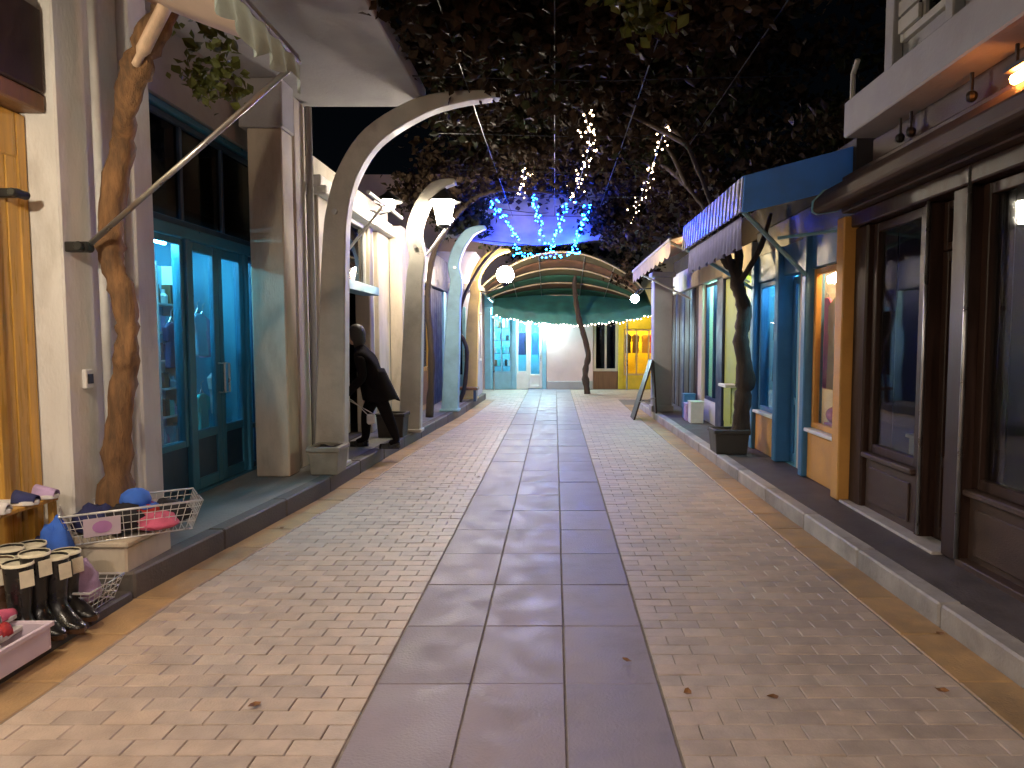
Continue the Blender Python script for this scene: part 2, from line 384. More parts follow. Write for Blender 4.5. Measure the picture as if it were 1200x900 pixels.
def lay(name, me, x, y, z, jit=.0016, rot=.0035):
    o = bpy.data.objects.new(name, me); COL.objects.link(o); o.parent = street
    o.location = Vector((x, y, z + R.uniform(-jit, jit))) - SO
    o.rotation_euler = (R.gauss(0, rot), R.gauss(0, rot), R.gauss(0, rot)); return o
SX0, SX1 = -.80, .47
field = MB(); tones = []; cache = {}; cnt = 0
GW = .26
row = 0; y = -2.6
while y < 20.7:
    for side in (-1, 1):
        edge = (SX0 - .006) if side < 0 else (SX1 + .006)
        if y < 17.4: lim = (interp(KL, y) + GW + .012) if side < 0 else (interp(KR, y) - GW - .012)
        else: lim = -6 if side < 0 else 6
        x = edge; first = True
        while abs(lim - x) > .03:
            l = BL * (.5 if (first and row % 2) else 1); first = False
            l = min(l, abs(lim - x))
            if abs(lim - x) - l < .05: l = abs(lim - x)
            xc = x + side * l / 2; g = l - .004
            if 2.18 < y < 4.35 and cnt < 300:
                k = round(g, 2)
                if k not in cache: cache[k] = brick_mesh('paver', g, BW - .004, PAVER, .003)
                lay('paver', cache[k], xc, y, 0); cnt += 1
            else:
                zz = R.uniform(-.0016, .0016); c = .003; hx, hy = g / 2, (BW - .004) / 2; o = len(field.v)
                tz = [R.gauss(0, .0007) for _ in range(4)]
                cs = [(-hx, -hy), (hx, -hy), (hx, hy), (-hx, hy)]
                field.v += [(xc + a, y + b, -.028) for a, b in cs] + [(xc + a, y + b, zz - c) for a, b in cs] + \
                           [(xc + a * (1 - c / hx), y + b * (1 - c / hy), zz + t_) for (a, b), t_ in zip(cs, tz)]
                fs = [(0, 1, 5, 4), (1, 2, 6, 5), (2, 3, 7, 6), (3, 0, 4, 7), (4, 5, 9, 8), (5, 6, 10, 9), (6, 7, 11, 10), (7, 4, 8, 11), (8, 9, 10, 11)]
                field.f += [tuple(o + i for i in f) for f in fs]; tones += [R.random()] * 9
            x += side * l
    y += BW; row += 1
me = bpy.data.meshes.new('paver_field'); me.from_pydata([tuple(Vector(v) - SO) for v in field.v], [], field.f); me.materials.append(PAVERF)
at = me.attributes.new('tone', 'FLOAT', 'FACE'); at.data.foreach_set('value', tones)
o = bpy.data.objects.new('paver_field', me); COL.objects.link(o); o.parent = street; stuff(o)
sw = (SX1 - SX0) / 3; SLN = .62
sm = brick_mesh('slab', sw - .009, SLN - .004, SLAB, .003)
for c in range(3):
    y = -2.6 + c * .0
    while y < 20.6:
        lay('slab', sm, SX0 + sw * (c + .5), y + SLN / 2, .0, .002, .0022); y += SLN
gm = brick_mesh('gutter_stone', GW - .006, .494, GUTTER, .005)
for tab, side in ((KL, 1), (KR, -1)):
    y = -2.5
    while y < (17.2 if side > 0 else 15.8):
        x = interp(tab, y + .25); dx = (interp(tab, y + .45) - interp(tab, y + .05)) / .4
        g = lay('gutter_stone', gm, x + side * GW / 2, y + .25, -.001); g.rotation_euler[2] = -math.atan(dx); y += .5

# pavements with kerb stones
def pavement(name, tab, side, y0, y1, h, wide, surf, kname):
    ys = [y0] + [t[0] for t in tab if y0 < t[0] < y1] + [y1]
    m = MB(); KW = .13
    def e(y): return interp(tab, y) - (-side) * 0 
    for a, b in zip(ys, ys[1:]):
        xa, xb = e(a) + side * KW, e(b) + side * KW; fa, fb = e(a) + side * wide, e(b) + side * wide
        bt = [(xa, a), (fa, a), (fb, b), (xb, b)]
        m.hexa([(p[0], p[1], -.03) for p in bt], [(p[0], p[1], h - .004) for p in bt])
    o = struct(m.build(name, surf)); oo = ORG[o.name]
    y = y0; L_ = .95
    while y < y1 - .05:
        b = min(y + L_, y1); xa, xb = e(y), e(b); j = R.uniform(-.003, .003)
        k = MB(); g = .004
        bt = [(xa + j, y + g), (xa + side * KW, y + g), (xb + side * KW, b - g), (xb + j, b - g)]
        k.hexa([(p[0], p[1], -.05) for p in bt], [(p[0], p[1], h + R.uniform(-.003, .002)) for p in bt])
        k.build('kerb_stone', kname, o, bevel=.012); y = b
    return o
pavement('pavement_left_low', KL, -1, -4, 4.0, .05, 3.6, WALKL, KERBD)
pavement('pavement_left', KL, -1, 4.005, 17.6, .15, 1.4, WALKL, KERBD)
pavement('pavement_right', KR, 1, -4, 16, .125, 1.0, WALKR, KERB)

# fallen leaves on the paving
for i, (px, py) in enumerate([(1101, 744), (1104, 811), (806, 813), (735, 776), (298, 829), (330, 620), (905, 819), (560, 560), (1010, 650)]):
    d = ray(px, py); p = Vector((0, 0, CAM_H)) + d * (-CAM_H / d.z); a = R.uniform(0, 6); s = .03
    m = MB(); pts = [(1, 0), (.35, .45), (-.4, .6), (-1, .1), (-.5, -.55), (.3, -.5)]
    vs = [(p.x, p.y, .006)] + [(p.x + s * (math.cos(a) * u - math.sin(a) * v), p.y + s * (math.sin(a) * u + math.cos(a) * v), .006 + R.uniform(.001, .012)) for u, v in pts]
    m.add(vs, [(0, k, k % 6 + 1) for k in range(1, 7)])
    tag(m.build('fallen_leaf', DRYLEAF), 'small dry brown leaf lying on the paving stones', 'leaf', 'dry leaves scattered on the street')

# ------------------------------------------------------------------ shared builders
def planter(name, x0, x1, y0, y1, z0, h, mtl, label, group=None):
    t = thing(name, label, 'planter', ((x0 + x1) / 2, (y0 + y1) / 2, z0), group)
    w = .035; m = MB(); i = .02
    m.hexa([(x0 + i, y0 + i, z0), (x1 - i, y0 + i, z0), (x1 - i, y1 - i, z0), (x0 + i, y1 - i, z0)], [(x0, y0, z0 + h - .05), (x1, y0, z0 + h - .05), (x1, y1, z0 + h - .05), (x0, y1, z0 + h - .05)])
    m.build('box', mtl, t, bevel=.008)
    m = MB(); e = .015
    m.box(x0 - e, x1 + e, y0 - e, y0 + w, z0 + h - .05, z0 + h); m.box(x0 - e, x1 + e, y1 - w, y1 + e, z0 + h - .05, z0 + h)
    m.box(x0 - e, x0 + w, y0 + w, y1 - w, z0 + h - .05, z0 + h - .001); m.box(x1 - w, x1 + e, y0 + w, y1 - w, z0 + h - .05, z0 + h - .001)
    m.build('rim', mtl, t, bevel=.006)
    m = MB(); m.sheet(lambda u, v: (lerp(x0 + w, x1 - w, u), lerp(y0 + w, y1 - w, v), z0 + h - .025 + .012 * math.sin(u * 9 + v * 7)), 8, 8); m.build('soil', SOIL, t)
    return t
def lantern(x, y, z, topz, label, e, group=None, s=1.0):
    t = thing('street_lantern', label, 'lantern', (x, y, z - .2 * s), group)
    a, b, h = .17 * s, .10 * s, .20 * s
    m = MB(); m.lathe((x, y, z), [(b * .85, -h * .9), (a * .9, h * .8)], 6); m.build('glass_body', e, t)
    m = MB(); m.lathe((x, y, z), [(a * 1.5, h * .70), (a * 1.45, h * .80), (.05 * s, h * 1.5), (.03 * s, h * 1.75)], 6); m.build('roof', DMETAL, t)
    m = MB(); m.lathe((x, y, z), [(.03 * s, -h * 1.15), (b, -h * .98), (b, -h * .9)], 6); m.build('base', DMETAL, t)
    m = MB()
    for k in range(6):
        c_, s_ = math.cos(k * math.pi / 3), math.sin(k * math.pi / 3)
        m.tube([(x + b * .9 * c_, y + b * .9 * s_, z - h * .92), (x + a * .95 * c_, y + a * .95 * s_, z + h * .84)], .008, 4)
    m.build('glazing_bars', DMETAL, t)
    m = MB(); m.tube([(x, y, z + h * 1.7), (x, y, topz)], .009, 6); m.build('hanging_rod', DMETAL, t)
    return t
def leaves(pts, size, name, mtl, parent, spread=.9):
    m = MB()
    for p in pts:
        n_ = Vector((R.gauss(0, 1), R.gauss(0, 1), R.gauss(0, 1) + .8)).normalized(); a = n_.orthogonal().normalized()
        a = Matrix.Rotation(R.uniform(0, 6.28), 3, n_) @ a; b = n_.cross(a); s = size * R.uniform(.55, 1.25)
        p = Vector(p); c = n_ * s * .18
        m.add([p - a * s * .6, p + b * s * .5 + c, p + a * s * .25 + b * s * .42 + c * .6, p + a * s * .75, p + a * s * .25 - b * s * .42 + c * .6, p - b * s * .5 + c],
              [(0, 1, 2, 3), (0, 3, 4, 5)])
    me = bpy.data.meshes.new(name); org = ORG[parent.name]
    me.from_pydata([tuple(Vector(v) - org) for v in m.v], [], m.f); me.materials.append(mtl)
    o = bpy.data.objects.new(name, me); COL.objects.link(o); o.parent = parent; stuff(o); return o
def clumps(n, per, box, rad, flat=.55):
    out = []
    (x0, x1), (y0, y1), (z0, z1) = box
    for _ in range(n):
        c = Vector((R.uniform(x0, x1), R.uniform(y0, y1), lerp(z0, z1, R.random() ** 1.5))); r = rad * R.uniform(.5, 1.3)
        for _ in range(int(per * R.uniform(.5, 1.4))):
            out.append(c + Vector((R.gauss(0, r * .5), R.gauss(0, r * .5), R.gauss(0, r * .5 * flat))))
    return out
def trunk(m, pts, rad, n=12, amp=.18, seed=0, sub=7):
    ps = catmull(pts, sub); k = len(ps); rs = []
    for i, p in enumerate(ps):
        r = interp([(j / (len(rad) - 1), rad[j]) for j in range(len(rad))], i / (k - 1))
        rs.append(r * (1 + amp * noise.noise(Vector((seed, 0, i * .55)))))
    o = len(m.v); m.tube(ps, rs, n)
    for i in range(o, len(m.v)):
        v = Vector(m.v[i]); q = noise.noise_vector(Vector((v.x * 14, v.y * 14, v.z * 5 + seed))) * rs[0] * .22; m.v[i] = tuple(v + q)
    return m

# ================================================================== LEFT SIDE
# --- shoe shop (only the end of its front shows)
A = thing('shoe_shop', 'shoe shop with varnished yellow wooden front and dark brown shutter box at the street corner', 'shop', (-3.2, 2, .05))
f = frL(-3.12)
m = MB(); m.box(-3.17, -3.12, 4.04, 4.115, .05, 2.86); m.box(-3.17, -3.105, 3.80, 3.86, .05, 2.86); m.box(-3.17, -3.12, 3.86, 4.04, 2.6, 2.86)
m.build('door_frame', YWOOD, A, bevel=.008)
m = MB(); m.box(-3.155, -3.13, 3.86, 3.955, .06, 2.6); m.build('door_leaf', YWOOD, A, bevel=.004)
m = MB(); m.box(-3.155, -3.125, 3.958, 4.04, .06, 2.6); m.build('door_leaf', YWOOD, A, bevel=.004)
m = MB(); m.box(-3.6, -2.985, -3.5, 4.10, 2.98, 3.46); m.build('shutter_box', DWOOD, A, bevel=.01)
m = MB(); m.box(-3.6, -2.99, -3.5, 4.105, 2.87, 2.975); m.build('shutter_rail', BWOOD, A, bevel=.01)
m = MB(); m.box(-5.4, -5.3, -3.5, 4.1, 0.05, 3.0); m.box(-5.3, -3.17, 3.96, 4.1, .06, 2.99); m.box(-5.3, -3.17, -3.5, -3.4, .06, 2.99); m.box(-5.3, -3.61, -3.4, 3.96, 2.9, 3.0); m.build('interior', INTW, A)
m = MB(); m.box(-6.4, -3.02, -3.5, 4.35, 3.465, 7.5); m.build('upper_wall', GREYP, A, bevel=.01)
for yy in (-3.4, -1.2, 1.2):
    m = MB(); m.box(-3.17, -3.11, yy, yy + .1, .05, 2.86); m.build('post', YWOOD, A)
for yy in (.7, 3.1):
    tb = thing('tube_lamp', 'lit tube lamp on the shoe shop ceiling', 'lamp', (-3.75, yy, 2.8), 'tube lamps inside the shoe shop')
    m = MB(); m.box(-3.79, -3.71, yy - .6, yy + .6, 2.86, 2.9); m.build('housing', WPAINT, tb)
    m = MB(); m.tube([(-3.75, yy - .58, 2.835), (-3.75, yy + .58, 2.835)], .018, 8); m.build('tube', glow('shoe_shop_light', (1, .80, .45), 60), tb)
# awning
m = MB()
m.sheet(lambda u, v: (lerp(-2.97, -1.5, u), lerp(-.5, 4.08, v), lerp(3.78, 3.19, u) - .03 * math.sin(u * math.pi) + .006 * math.sin(v * 37)), 10, 30, .006)
aw = m.build('awning', AWNP, A, smooth=True)
m = MB(); m.tube([(-1.5, -.5, 3.16), (-1.5, 4.10, 3.16)], .022, 8); m.build('front_bar', METAL, aw)
m = MB()
def val(u, v):
    yy = lerp(-.5, 4.1, u); sc = abs(math.sin(u * 46)); return (-1.49 + .025 * math.sin(u * 150) * v + .02 * v, yy, 3.20 - v * (.17 + .07 * sc + .03 * math.sin(u * 31)))
m.sheet(val, 220, 5); m.build('valance', AWNG, aw, smooth=True)
m = MB(); m.tube([(-2.80, 4.16, 2.12), (-1.50, 4.08, 3.15)], .017, 8); m.build('awning_arm', METAL, aw, smooth=True)
m = MB(); m.box(-2.93, -2.79, 4.12, 4.18, 2.07, 2.13); m.tube([(-2.83, 4.09, 2.1), (-2.83, 4.21, 2.1)], .03, 8); m.build('arm_bracket', DMETAL, aw, bevel=.006)
m = MB(); m.box(-3.12, -3.0, 3.87, 3.91, 2.34, 2.39); m.tube([(-3.02, 3.85, 2.365), (-3.02, 3.97, 2.365)], .026, 8); m.build('arm_bracket', DMETAL, aw, bevel=.006)

# --- teal shop with the projecting slab
B = thing('teal_shop', 'two storey shop with teal glazed doors under a projecting grey concrete slab', 'shop', (-3.3, 6, .15))
m = MB(); m.box(-3.42, -2.57, 4.02, 4.5, -.02, .30); ped = m.build('step_block', CREAM, B, bevel=.012)
m = MB(); m.box(-3.44, -2.55, 4.0, 4.52, .302, .335); m.build('step_top', CREAM, B, bevel=.008)
m = MB(); m.box(-3.17, -2.945, 4.125, 4.40, .337, 4.1); m.build('pillar', WHITE, B, bevel=.012)
m = MB(); m.box(-3.3, -3.12, 4.402, 5.02, .15, 4.1); m.build('wall', WHITE, B, bevel=.01)
m = MB(); m.box(-3.24, -3.05, 5.03, 5.27, .15, 4.1); m.build('pillar', WHITE, B, bevel=.012)
m = MB(); m.tube([(-2.90, 4.425, .36), (-2.90, 4.425, 4.08)], .028, 10); m.build('drain_pipe', WPAINT, B, smooth=True)
m = MB(); m.box(-2.944, -2.915, 4.24, 4.31, 1.24, 1.36); bx = m.build('meter_box', WPAINT, B, bevel=.006)
m = MB(); m.box(-2.914, -2.905, 4.255, 4.295, 1.27, 1.33); m.build('switch', DMETAL, bx)
f = frL(-3.22)
m = MB(); fbox(m, f, 5.275, 7.56, -.14, 0, .14, .17); fbox(m, f, 5.275, 7.56, -.12, .01, 2.42, 2.52); fbox(m, f, 5.275, 7.56, -.12, .012, 3.44, 3.5)
for u in (5.275, 6.0, 7.14, 7.47): fbox(m, f, u, u + .07, -.118, .014, .171, 2.419)
m.build('shopfront_frame', TEAL, B, bevel=.006)
m = MB(); fbox(m, f, 5.346, 5.999, -.09, -.03, .171, .6); m.build('kick_panel', DTEAL, B, bevel=.005)
window(B, f, 5.347, 5.998, .6, 2.415, TEAL, GLASS, -.01)
door(B, f, 6.072, 6.60, .175, 2.415, TEAL, GLASS, DTEAL, -.012, kick=.5, hside=1)
door(B, f, 6.604, 7.138, .175, 2.415, TEAL, GLASS, DTEAL, -.012, kick=.5, hside=-1)
window(B, f, 7.212, 7.468, .175, 2.415, DTEAL, GLASS, -.012, rows=(.62,))
window(B, f, 5.28, 7.55, 2.525, 3.435, DTEAL, GLASSD, -.02, cols=3, name='transom_window')
m = MB(); m.box(-3.4, -3.18, 5.275, 7.55, 3.505, 4.1); m.build('lintel', GREYP, B)
m = MB(); m.box(-3.03, -2.69, 6.86, 7.14, .15, 3.62); m.build('pillar', CREAM, B, bevel=.012)
m = MB(); m.box(-3.1, -2.67, 6.84, 7.16, 3.622, 4.098); m.build('pillar_head', GREYP, B, bevel=.012)
m = MB(); m.box(-2.98, -2.735, 7.32, 7.60, .15, 4.09); m.build('pillar', CREAM, B, bevel=.012)
m = MB(); m.tube([(-2.70, 7.66, .2), (-2.70, 7.66, 4.08)], .035, 10); m.build('drain_pipe', GREYP, B, smooth=True)
m = MB(); m.box(-3.4, -2.76, 7.561, 7.70, .15, 4.09); m.build('end_wall', CREAM, B)
m = MB(); m.box(-5.6, -1.42, 4.36, 7.72, 4.102, 4.30); m.build('canopy_slab', GREYP, B, bevel=.012)
m = MB(); m.box(-6.0, -3.05, 4.36, 7.72, 4.302, 7.6); m.build('upper_wall', GREYP, B)
room(B, f, 5.0, 7.5, 1.7, .16, 2.6, INTC)
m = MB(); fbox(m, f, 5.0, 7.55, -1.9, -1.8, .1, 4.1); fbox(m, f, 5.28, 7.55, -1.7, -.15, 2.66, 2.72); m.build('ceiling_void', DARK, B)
tb = thing('tube_lamp', 'lit bluish tube lamp on the teal shop ceiling', 'lamp', (-4.0, 6.2, 2.5))
m = MB(); m.box(-4.04, -3.96, 5.5, 7.1, 2.555, 2.595); m.build('housing', WPAINT, tb)
m = MB(); m.tube([(-4.0, 5.52, 2.53), (-4.0, 7.08, 2.53)], .018, 8); m.build('tube', glow('teal_shop_light', (.16, .66, 1), 170), tb)
tb = thing('window_lamp', 'short cyan tube lamp over the window shelves of the teal shop', 'lamp', (-3.45, 5.65, 2.3))
m = MB(); m.box(-3.47, -3.43, 5.4, 5.95, 2.40, 2.43); m.build('housing', WPAINT, tb)
m = MB(); m.tube([(-3.45, 5.42, 2.385), (-3.45, 5.93, 2.385)], .014, 8); m.build('tube', glow('window_cyan_light', (.15, .78, 1), 240), tb)
sh = thing('shelf_unit', 'white shelf unit of goods behind the window of the teal shop', 'shelf', (-3.65, 5.65, .16))
m = MB(); m.box(-3.86, -3.84, 5.36, 5.96, .16, 2.2); m.build('back_panel', WPAINT, sh)
m = MB(); m.box(-3.84, -3.5, 5.36, 5.38, .16, 2.2); m.box(-3.84, -3.5, 5.94, 5.96, .16, 2.2); m.build('side_panel', WPAINT, sh)
shz = [.62, .92, 1.22, 1.52, 1.82]
for z in shz:
    m = MB(); m.box(-3.838, -3.5, 5.381, 5.939, z - .02, z); m.build('shelf', WPAINT, sh)
gm_ = [CLOTHW, CLOTHN, LBLUE, CLOTHK, TEALG, CLOTHL, BWOOD, WPAINT]
for z in shz:
    yy = 5.42
    while yy < 5.9:
        w = R.uniform(.05, .11); h = R.uniform(.09, .22); m = MB()
        if R.random() < .5: m.lathe((-3.58, yy + w / 2, z), [(w * .42, 0), (w * .45, h * .55), (w * .2, h * .75), (w * .18, h)], 10)
        else: m.box(-3.62, -3.53, yy, yy + w, z, z + h)
        tag(m.build('shelf_good', R.choice(gm_), bevel=0), 'small bottle or box on a lit shelf inside the teal shop', 'goods', 'goods on the shelves of the teal shop'); yy += w + R.uniform(.01, .04)
def garment(x, y, z, w, h, mtl, label, group, ax='y', th=.05):
    t = MB(); pts = [(-.18, 0), (.18, 0), (.5, -.10), (.46, -.42), (.36, -.40), (.42, -1), (-.42, -1), (-.36, -.40), (-.46, -.42), (-.5, -.10)]
    ph = R.uniform(0, 6)
    def P(p, s):
        a, b = p[0] * w, p[1] * h; k = s * th * (1 - .4 * (b == 0)) + .025 * math.sin(a * 30 + ph) * (-b / h)
        return (x + k, y + a, z + b) if ax == 'y' else (x + a, y + k, z + b)
    t.prism(pts, lambda p: P(p, -.5), lambda p: P(p, .5))
    o = thing('hanging_garment', label, 'garment', (x, y, z - h), group)
    t.build('cloth', mtl, o, bevel=.01)
    k = MB()
    if ax == 'y': k.tube([(x, y - w * .16, z), (x, y, z + .05), (x, y + w * .16, z)], .006, 5); k.tube([(x, y, z + .05), (x, y, z + .11), (x + .03, y, z + .13)], .004, 5)
    else: k.tube([(x - w * .16, y, z), (x, y, z + .05), (x + w * .16, y, z)], .006, 5); k.tube([(x, y, z + .05), (x, y, z + .11), (x, y + .03, z + .13)], .004, 5)
    k.build('hanger', METAL, o)
    return o
for yu in (6.12, 6.66):
    sh = thing('shelf_unit', 'white shelf unit crowded with goods behind the ' + ('first' if yu < 6.5 else 'second') + ' glass door of the teal shop', 'shelf', (-3.9, yu + .25, .16))
    m = MB(); m.box(-4.10, -4.08, yu, yu + .5, .16, 2.3); m.build('back_panel', LBLUE, sh)
    m = MB(); m.box(-4.08, -3.85, yu, yu + .015, .16, 2.3); m.box(-4.08, -3.85, yu + .485, yu + .5, .16, 2.3); m.build('side_panel', WPAINT, sh)
    for z in (.5, .78, 1.06, 1.34, 1.62, 1.9):
        m = MB(); m.box(-4.078, -3.85, yu + .016, yu + .484, z - .018, z); m.build('shelf', WPAINT, sh)
        yy = yu + .03
        while yy < yu + .44:
            w = R.uniform(.035, .09); h = R.uniform(.08, .2); m = MB()
            if R.random() < .5: m.lathe((-3.91, yy + w / 2, z), [(w * .42, 0), (w * .45, h * .55), (w * .2, h * .75), (w * .18, h)], 10)
            else: m.box(-3.96, -3.87, yy, yy + w, z, z + h)
            tag(m.build('shelf_good', R.choice(gm_)), 'small bottle or box on a lit shelf inside the teal shop', 'goods', 'goods on the shelves of the teal shop'); yy += w + R.uniform(.008, .03)
for (u, mm, z) in ((6.3, CLOTHN, 1.7), (6.5, CLOTHW, 1.75), (6.75, LBLUE, 1.8), (6.95, CLOTHL, 1.78), (7.1, CLOTHW, 1.2), (6.4, CLOTHW, 1.05), (6.85, TEALG, 1.0)):
    garment(-3.5 + R.uniform(-.08, .05), u, z, .24, .42, mm, 'garment hanging behind the glass doors of the teal shop', 'garments inside the teal shop')

# --- arch ribs on the left kerb
def arch(yc, b, mtl, label, hs=1.0, zs=1.0):
    t = thing('pergola_rib', label, 'pergola rib', (b, yc, .15), 'curved ribs that carry the vine over the street')
    P = [(b, .15), (b + .045, 1.2), (b + .10, 2.5), (b + .15, 2.95), (b + .27, 3.33), (b + .53, 3.70), (b + 1.0, 3.99), (b + 1.42, 4.10), (b + 1.9, 4.14)]
    P = [(b + (x - b) * (hs if i > 3 else 1), .15 + (z - .15) * zs) for i, (x, z) in enumerate(P)]
    Wd = [.33, .30, .25, .23, .22, .21, .19, .13, .06]
    pp = catmull([(p[0], 0, p[1]) for p in P], 5); ww = [interp([(i / 8, Wd[i]) for i in range(9)], k / (len(pp) - 1)) for k in range(len(pp))]
    m = MB(); m.ribsweep([(p.x, p.z) for p in pp], ww, yc - .09, yc + .09); m.build('rib', mtl, t, bevel=.015)
    m = MB(); m.box(b - .19, b + .19, yc - .12, yc + .12, .15, .20); m.build('foot', mtl, t, bevel=.01)
    m = MB(); m.tube([(b + .13, yc - .10, 2.9), (b + .13, yc - .13, 2.9)], .03, 8); m.build('bolt', METAL, t)
    return t
arch(7.48, -2.47, RIBC, 'tapering grey curved rib rising from the pale square planter')
arch(10.25, -2.18, RIBC, 'white lit curved rib beside the hanging lantern, rising behind the dark planter', .38, .93)
arch(13.2, -2.03, RIBB, 'light blue curved rib beside the orange wooden door', .38, .88)
arch(15.9, -1.98, RIBY, 'yellow lit curved rib beside the round globe lamp', .5, .86)
planter('square_planter', -2.53, -2.22, 6.93, 7.28, .15, .29, TERR, 'small pale concrete square planter at the foot of the grey rib')
planter('long_planter', -2.53, -2.14, 9.62, 9.98, .15, .34, TERRD, 'dark square planter behind the walking person')

# --- cream shop behind the person
C_ = thing('cream_shop', 'narrow cream shop with dark doorway and cornice behind the walking person', 'shop', (-2.9, 9.6, .15))
f = frL(-2.74)
for u0, u1 in ((7.96, 8.3), (10.12, 10.32), (10.62, 11.3)):
    m = MB(); fbox(m, f, u0, u1, -.2, .02, .15, 3.2); m.build('pilaster', CREAM, C_, bevel=.012)
m = MB(); fbox(m, f, 7.9, 11.35, -.2, .14, 3.202, 3.30); fbox(m, f, 7.9, 11.35, -.2, .08, 3.302, 3.42); m.build('cornice', WHITE, C_, bevel=.012)
m = MB(); fbox(m, f, 7.9, 11.35, -.2, 0, 3.424, 3.62); m.build('parapet_wall', CREAM, C_)
m = MB(); fbox(m, f, 8.302, 10.118, -.1, .16, 2.18, 2.30); m.build('sign_board', LBLUE, C_, bevel=.008)
window(C_, f, 8.302, 10.118, 2.304, 3.2, WPAINT, GLASSD, -.03, cols=2, name='transom_window')
door(C_, f, 8.32, 9.0, .16, 2.17, DWOOD, GLASSD, DWOOD, -.6, kick=.7)
door(C_, f, 9.42, 10.1, .16, 2.17, WPAINT, GLASSD, WPAINT, -.3, kick=.7, hside=-1)
window(C_, f, 10.322, 10.618, .55, 3.19, WPAINT, GLASSD, -.05, rows=(2.2,))
m = MB(); fbox(m, f, 10.322, 10.618, -.15, -.03, .15, .548); m.build('stall_riser', CREAM, C_)
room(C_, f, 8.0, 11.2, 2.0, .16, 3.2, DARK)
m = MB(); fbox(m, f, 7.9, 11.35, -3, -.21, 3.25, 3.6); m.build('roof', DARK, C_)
m = MB(); m.tube([(-2.70, 8.7, 2.55), (-2.15, 8.7, 3.22)], .017, 6); m.build('awning_arm', WPAINT, C_)
m = MB(); m.tube([(-2.15, 8.0, 3.24), (-2.15, 9.7, 3.24)], .025, 8); m.build('awning_bar', WPAINT, C_)
lampw = thing('wall_lamp', 'bright wall lamp on the cornice of the cream shop', 'lamp', (-2.45, 9.7, 3.3))
m = MB(); m.ball((-2.34, 9.75, 3.44), .10, 12, 8); m.build('globe', glow('wall_lamp_light', WARMW, 190), lampw, smooth=True)
m = MB(); m.tube([(-2.62, 9.75, 3.36), (-2.45, 9.75, 3.30), (-2.34, 9.75, 3.34)], .014, 6); m.build('arm', DMETAL, lampw)
m = MB(); m.lathe((-2.34, 9.75, 3.47), [(.20, 0), (.19, .03), (.06, .11), (.02, .15)], 16, cap=False); m.build('shade', DMETAL, lampw, smooth=True)
lantern(-1.64, 10.25, 3.42, 3.82, 'bright six sided lantern hanging from the white lit rib', glow('lantern_light', WARMW, 320), None, 1.05)
m = MB(); m.tube([(-2.08, 10.38, 2.6), (-1.52, 10.38, 3.35)], .02, 6)
tag(m.build('diagonal_stay', WPAINT), 'white diagonal stay between the lit rib and the lantern', 'stay')

# --- shop with the orange door, then the yellow lit post, then the lilac corner
D = thing('navy_shop', 'narrow shop with orange wooden door and navy shutter beside the light blue rib', 'shop', (-2.7, 13.4, .15))
f = frL(-2.52)
m = MB(); fbox(m, f, 11.36, 13.0, -.2, 0, .15, 3.4); m.build('wall', CREAM, D)
m = MB(); fbox(m, f, 13.86, 14.0, -.18, .02, .15, 3.0); m.build('post', NAVY, D, bevel=.01)
door(D, f, 13.02, 13.84, .16, 2.5, YWOOD, GLASS, BWOOD, -.02, kick=.8)
for k in range(6):
    m = MB(); u = 14.02 + k * .24; fbox(m, f, u, u + .232, -.08, -.02, .16, 2.6); m.build('shutter_board', NAVY, D, bevel=.006)
m = MB(); fbox(m, f, 13.0, 15.8, -.2, .06, 2.62, 3.3); m.build('fascia_board', NAVY, D, bevel=.01)
m = MB(); fbox(m, f, 15.48, 15.8, -.2, .03, .15, 2.61); m.build('pillar', LBLUE, D, bevel=.01)
m = MB(); fbox(m, f, 11.36, 15.8, -3, -.21, .15, 3.45); m.build('body', GREYP, D)
D2 = thing('lilac_corner_house', 'lilac plastered corner house at the end of the left pavement', 'house', (-2.4, 17, .15))
m = MB(); m.box(-5, -1.86, 16.2, 17.55, .15, 3.6); m.build('wall', LILAC, D2, bevel=.015)
window(D2, frL(-1.86), 16.6, 17.2, 1.0, 2.2, WPAINT, GLASSD, .03)
door(D2, frB(16.2), -2.8, -2.1, .16, 2.3, LBLUE, GLASSD, LBLUE, .05)
m = MB(); m.box(-5, -1.78, 16.1, 17.6, 2.7, 2.85); m.build('cornice', WHITE, D2, bevel=.01)
gl = thing('globe_lamp', 'round white globe lamp on a bracket of the yellow lit rib', 'lamp', (-1.5, 15.9, 2.8))
p = atY(592, 322, 15.8)
m = MB(); m.ball(p, .2, 16, 10); m.build('globe', glow('globe_light', (1, .80, .58), 220), gl, smooth=True)
m = MB(); m.tube(catmull([(-1.86, 15.85, 2.75), (-1.6, 15.82, 2.62), (p.x, 15.8, p.z - .26)], 5), .02, 6); m.lathe((p.x, p.y, p.z - .26), [(.05, 0), (.11, .08)], 10); m.build('bracket', DMETAL, gl)
# small bench-like stand with a thin kinked vine in front of the yellow lit rib
bn = thing('low_bench', 'low wooden bench at the foot of the yellow lit rib', 'bench', (-2.0, 15.4, .15))
m = MB(); m.box(-2.30, -1.72, 15.2, 15.55, .40, .46); m.build('seat', BWOOD, bn, bevel=.008)
for x in (-2.24, -1.82):
    m = MB(); m.box(x, x + .06, 15.22, 15.53, .15, .399); m.build('leg', DTEAL, bn)
kv = thing('thin_vine', 'thin dark kinked vine stem in front of the yellow lit rib', 'vine', (-2.2, 15.0, .15))
m = MB(); trunk(m, [(-2.12, 15.1, .13), (-2.0, 15.1, .5), (-1.94, 15.1, 1.2), (-2.0, 15.1, 1.5), (-2.1, 15.1, 1.75), (-2.02, 15.12, 2.4), (-1.6, 15.2, 3.2), (-1.0, 15.3, 3.8)], [.05, .045, .04, .03], 8); m.build('stem', BARKD, kv, smooth=True)

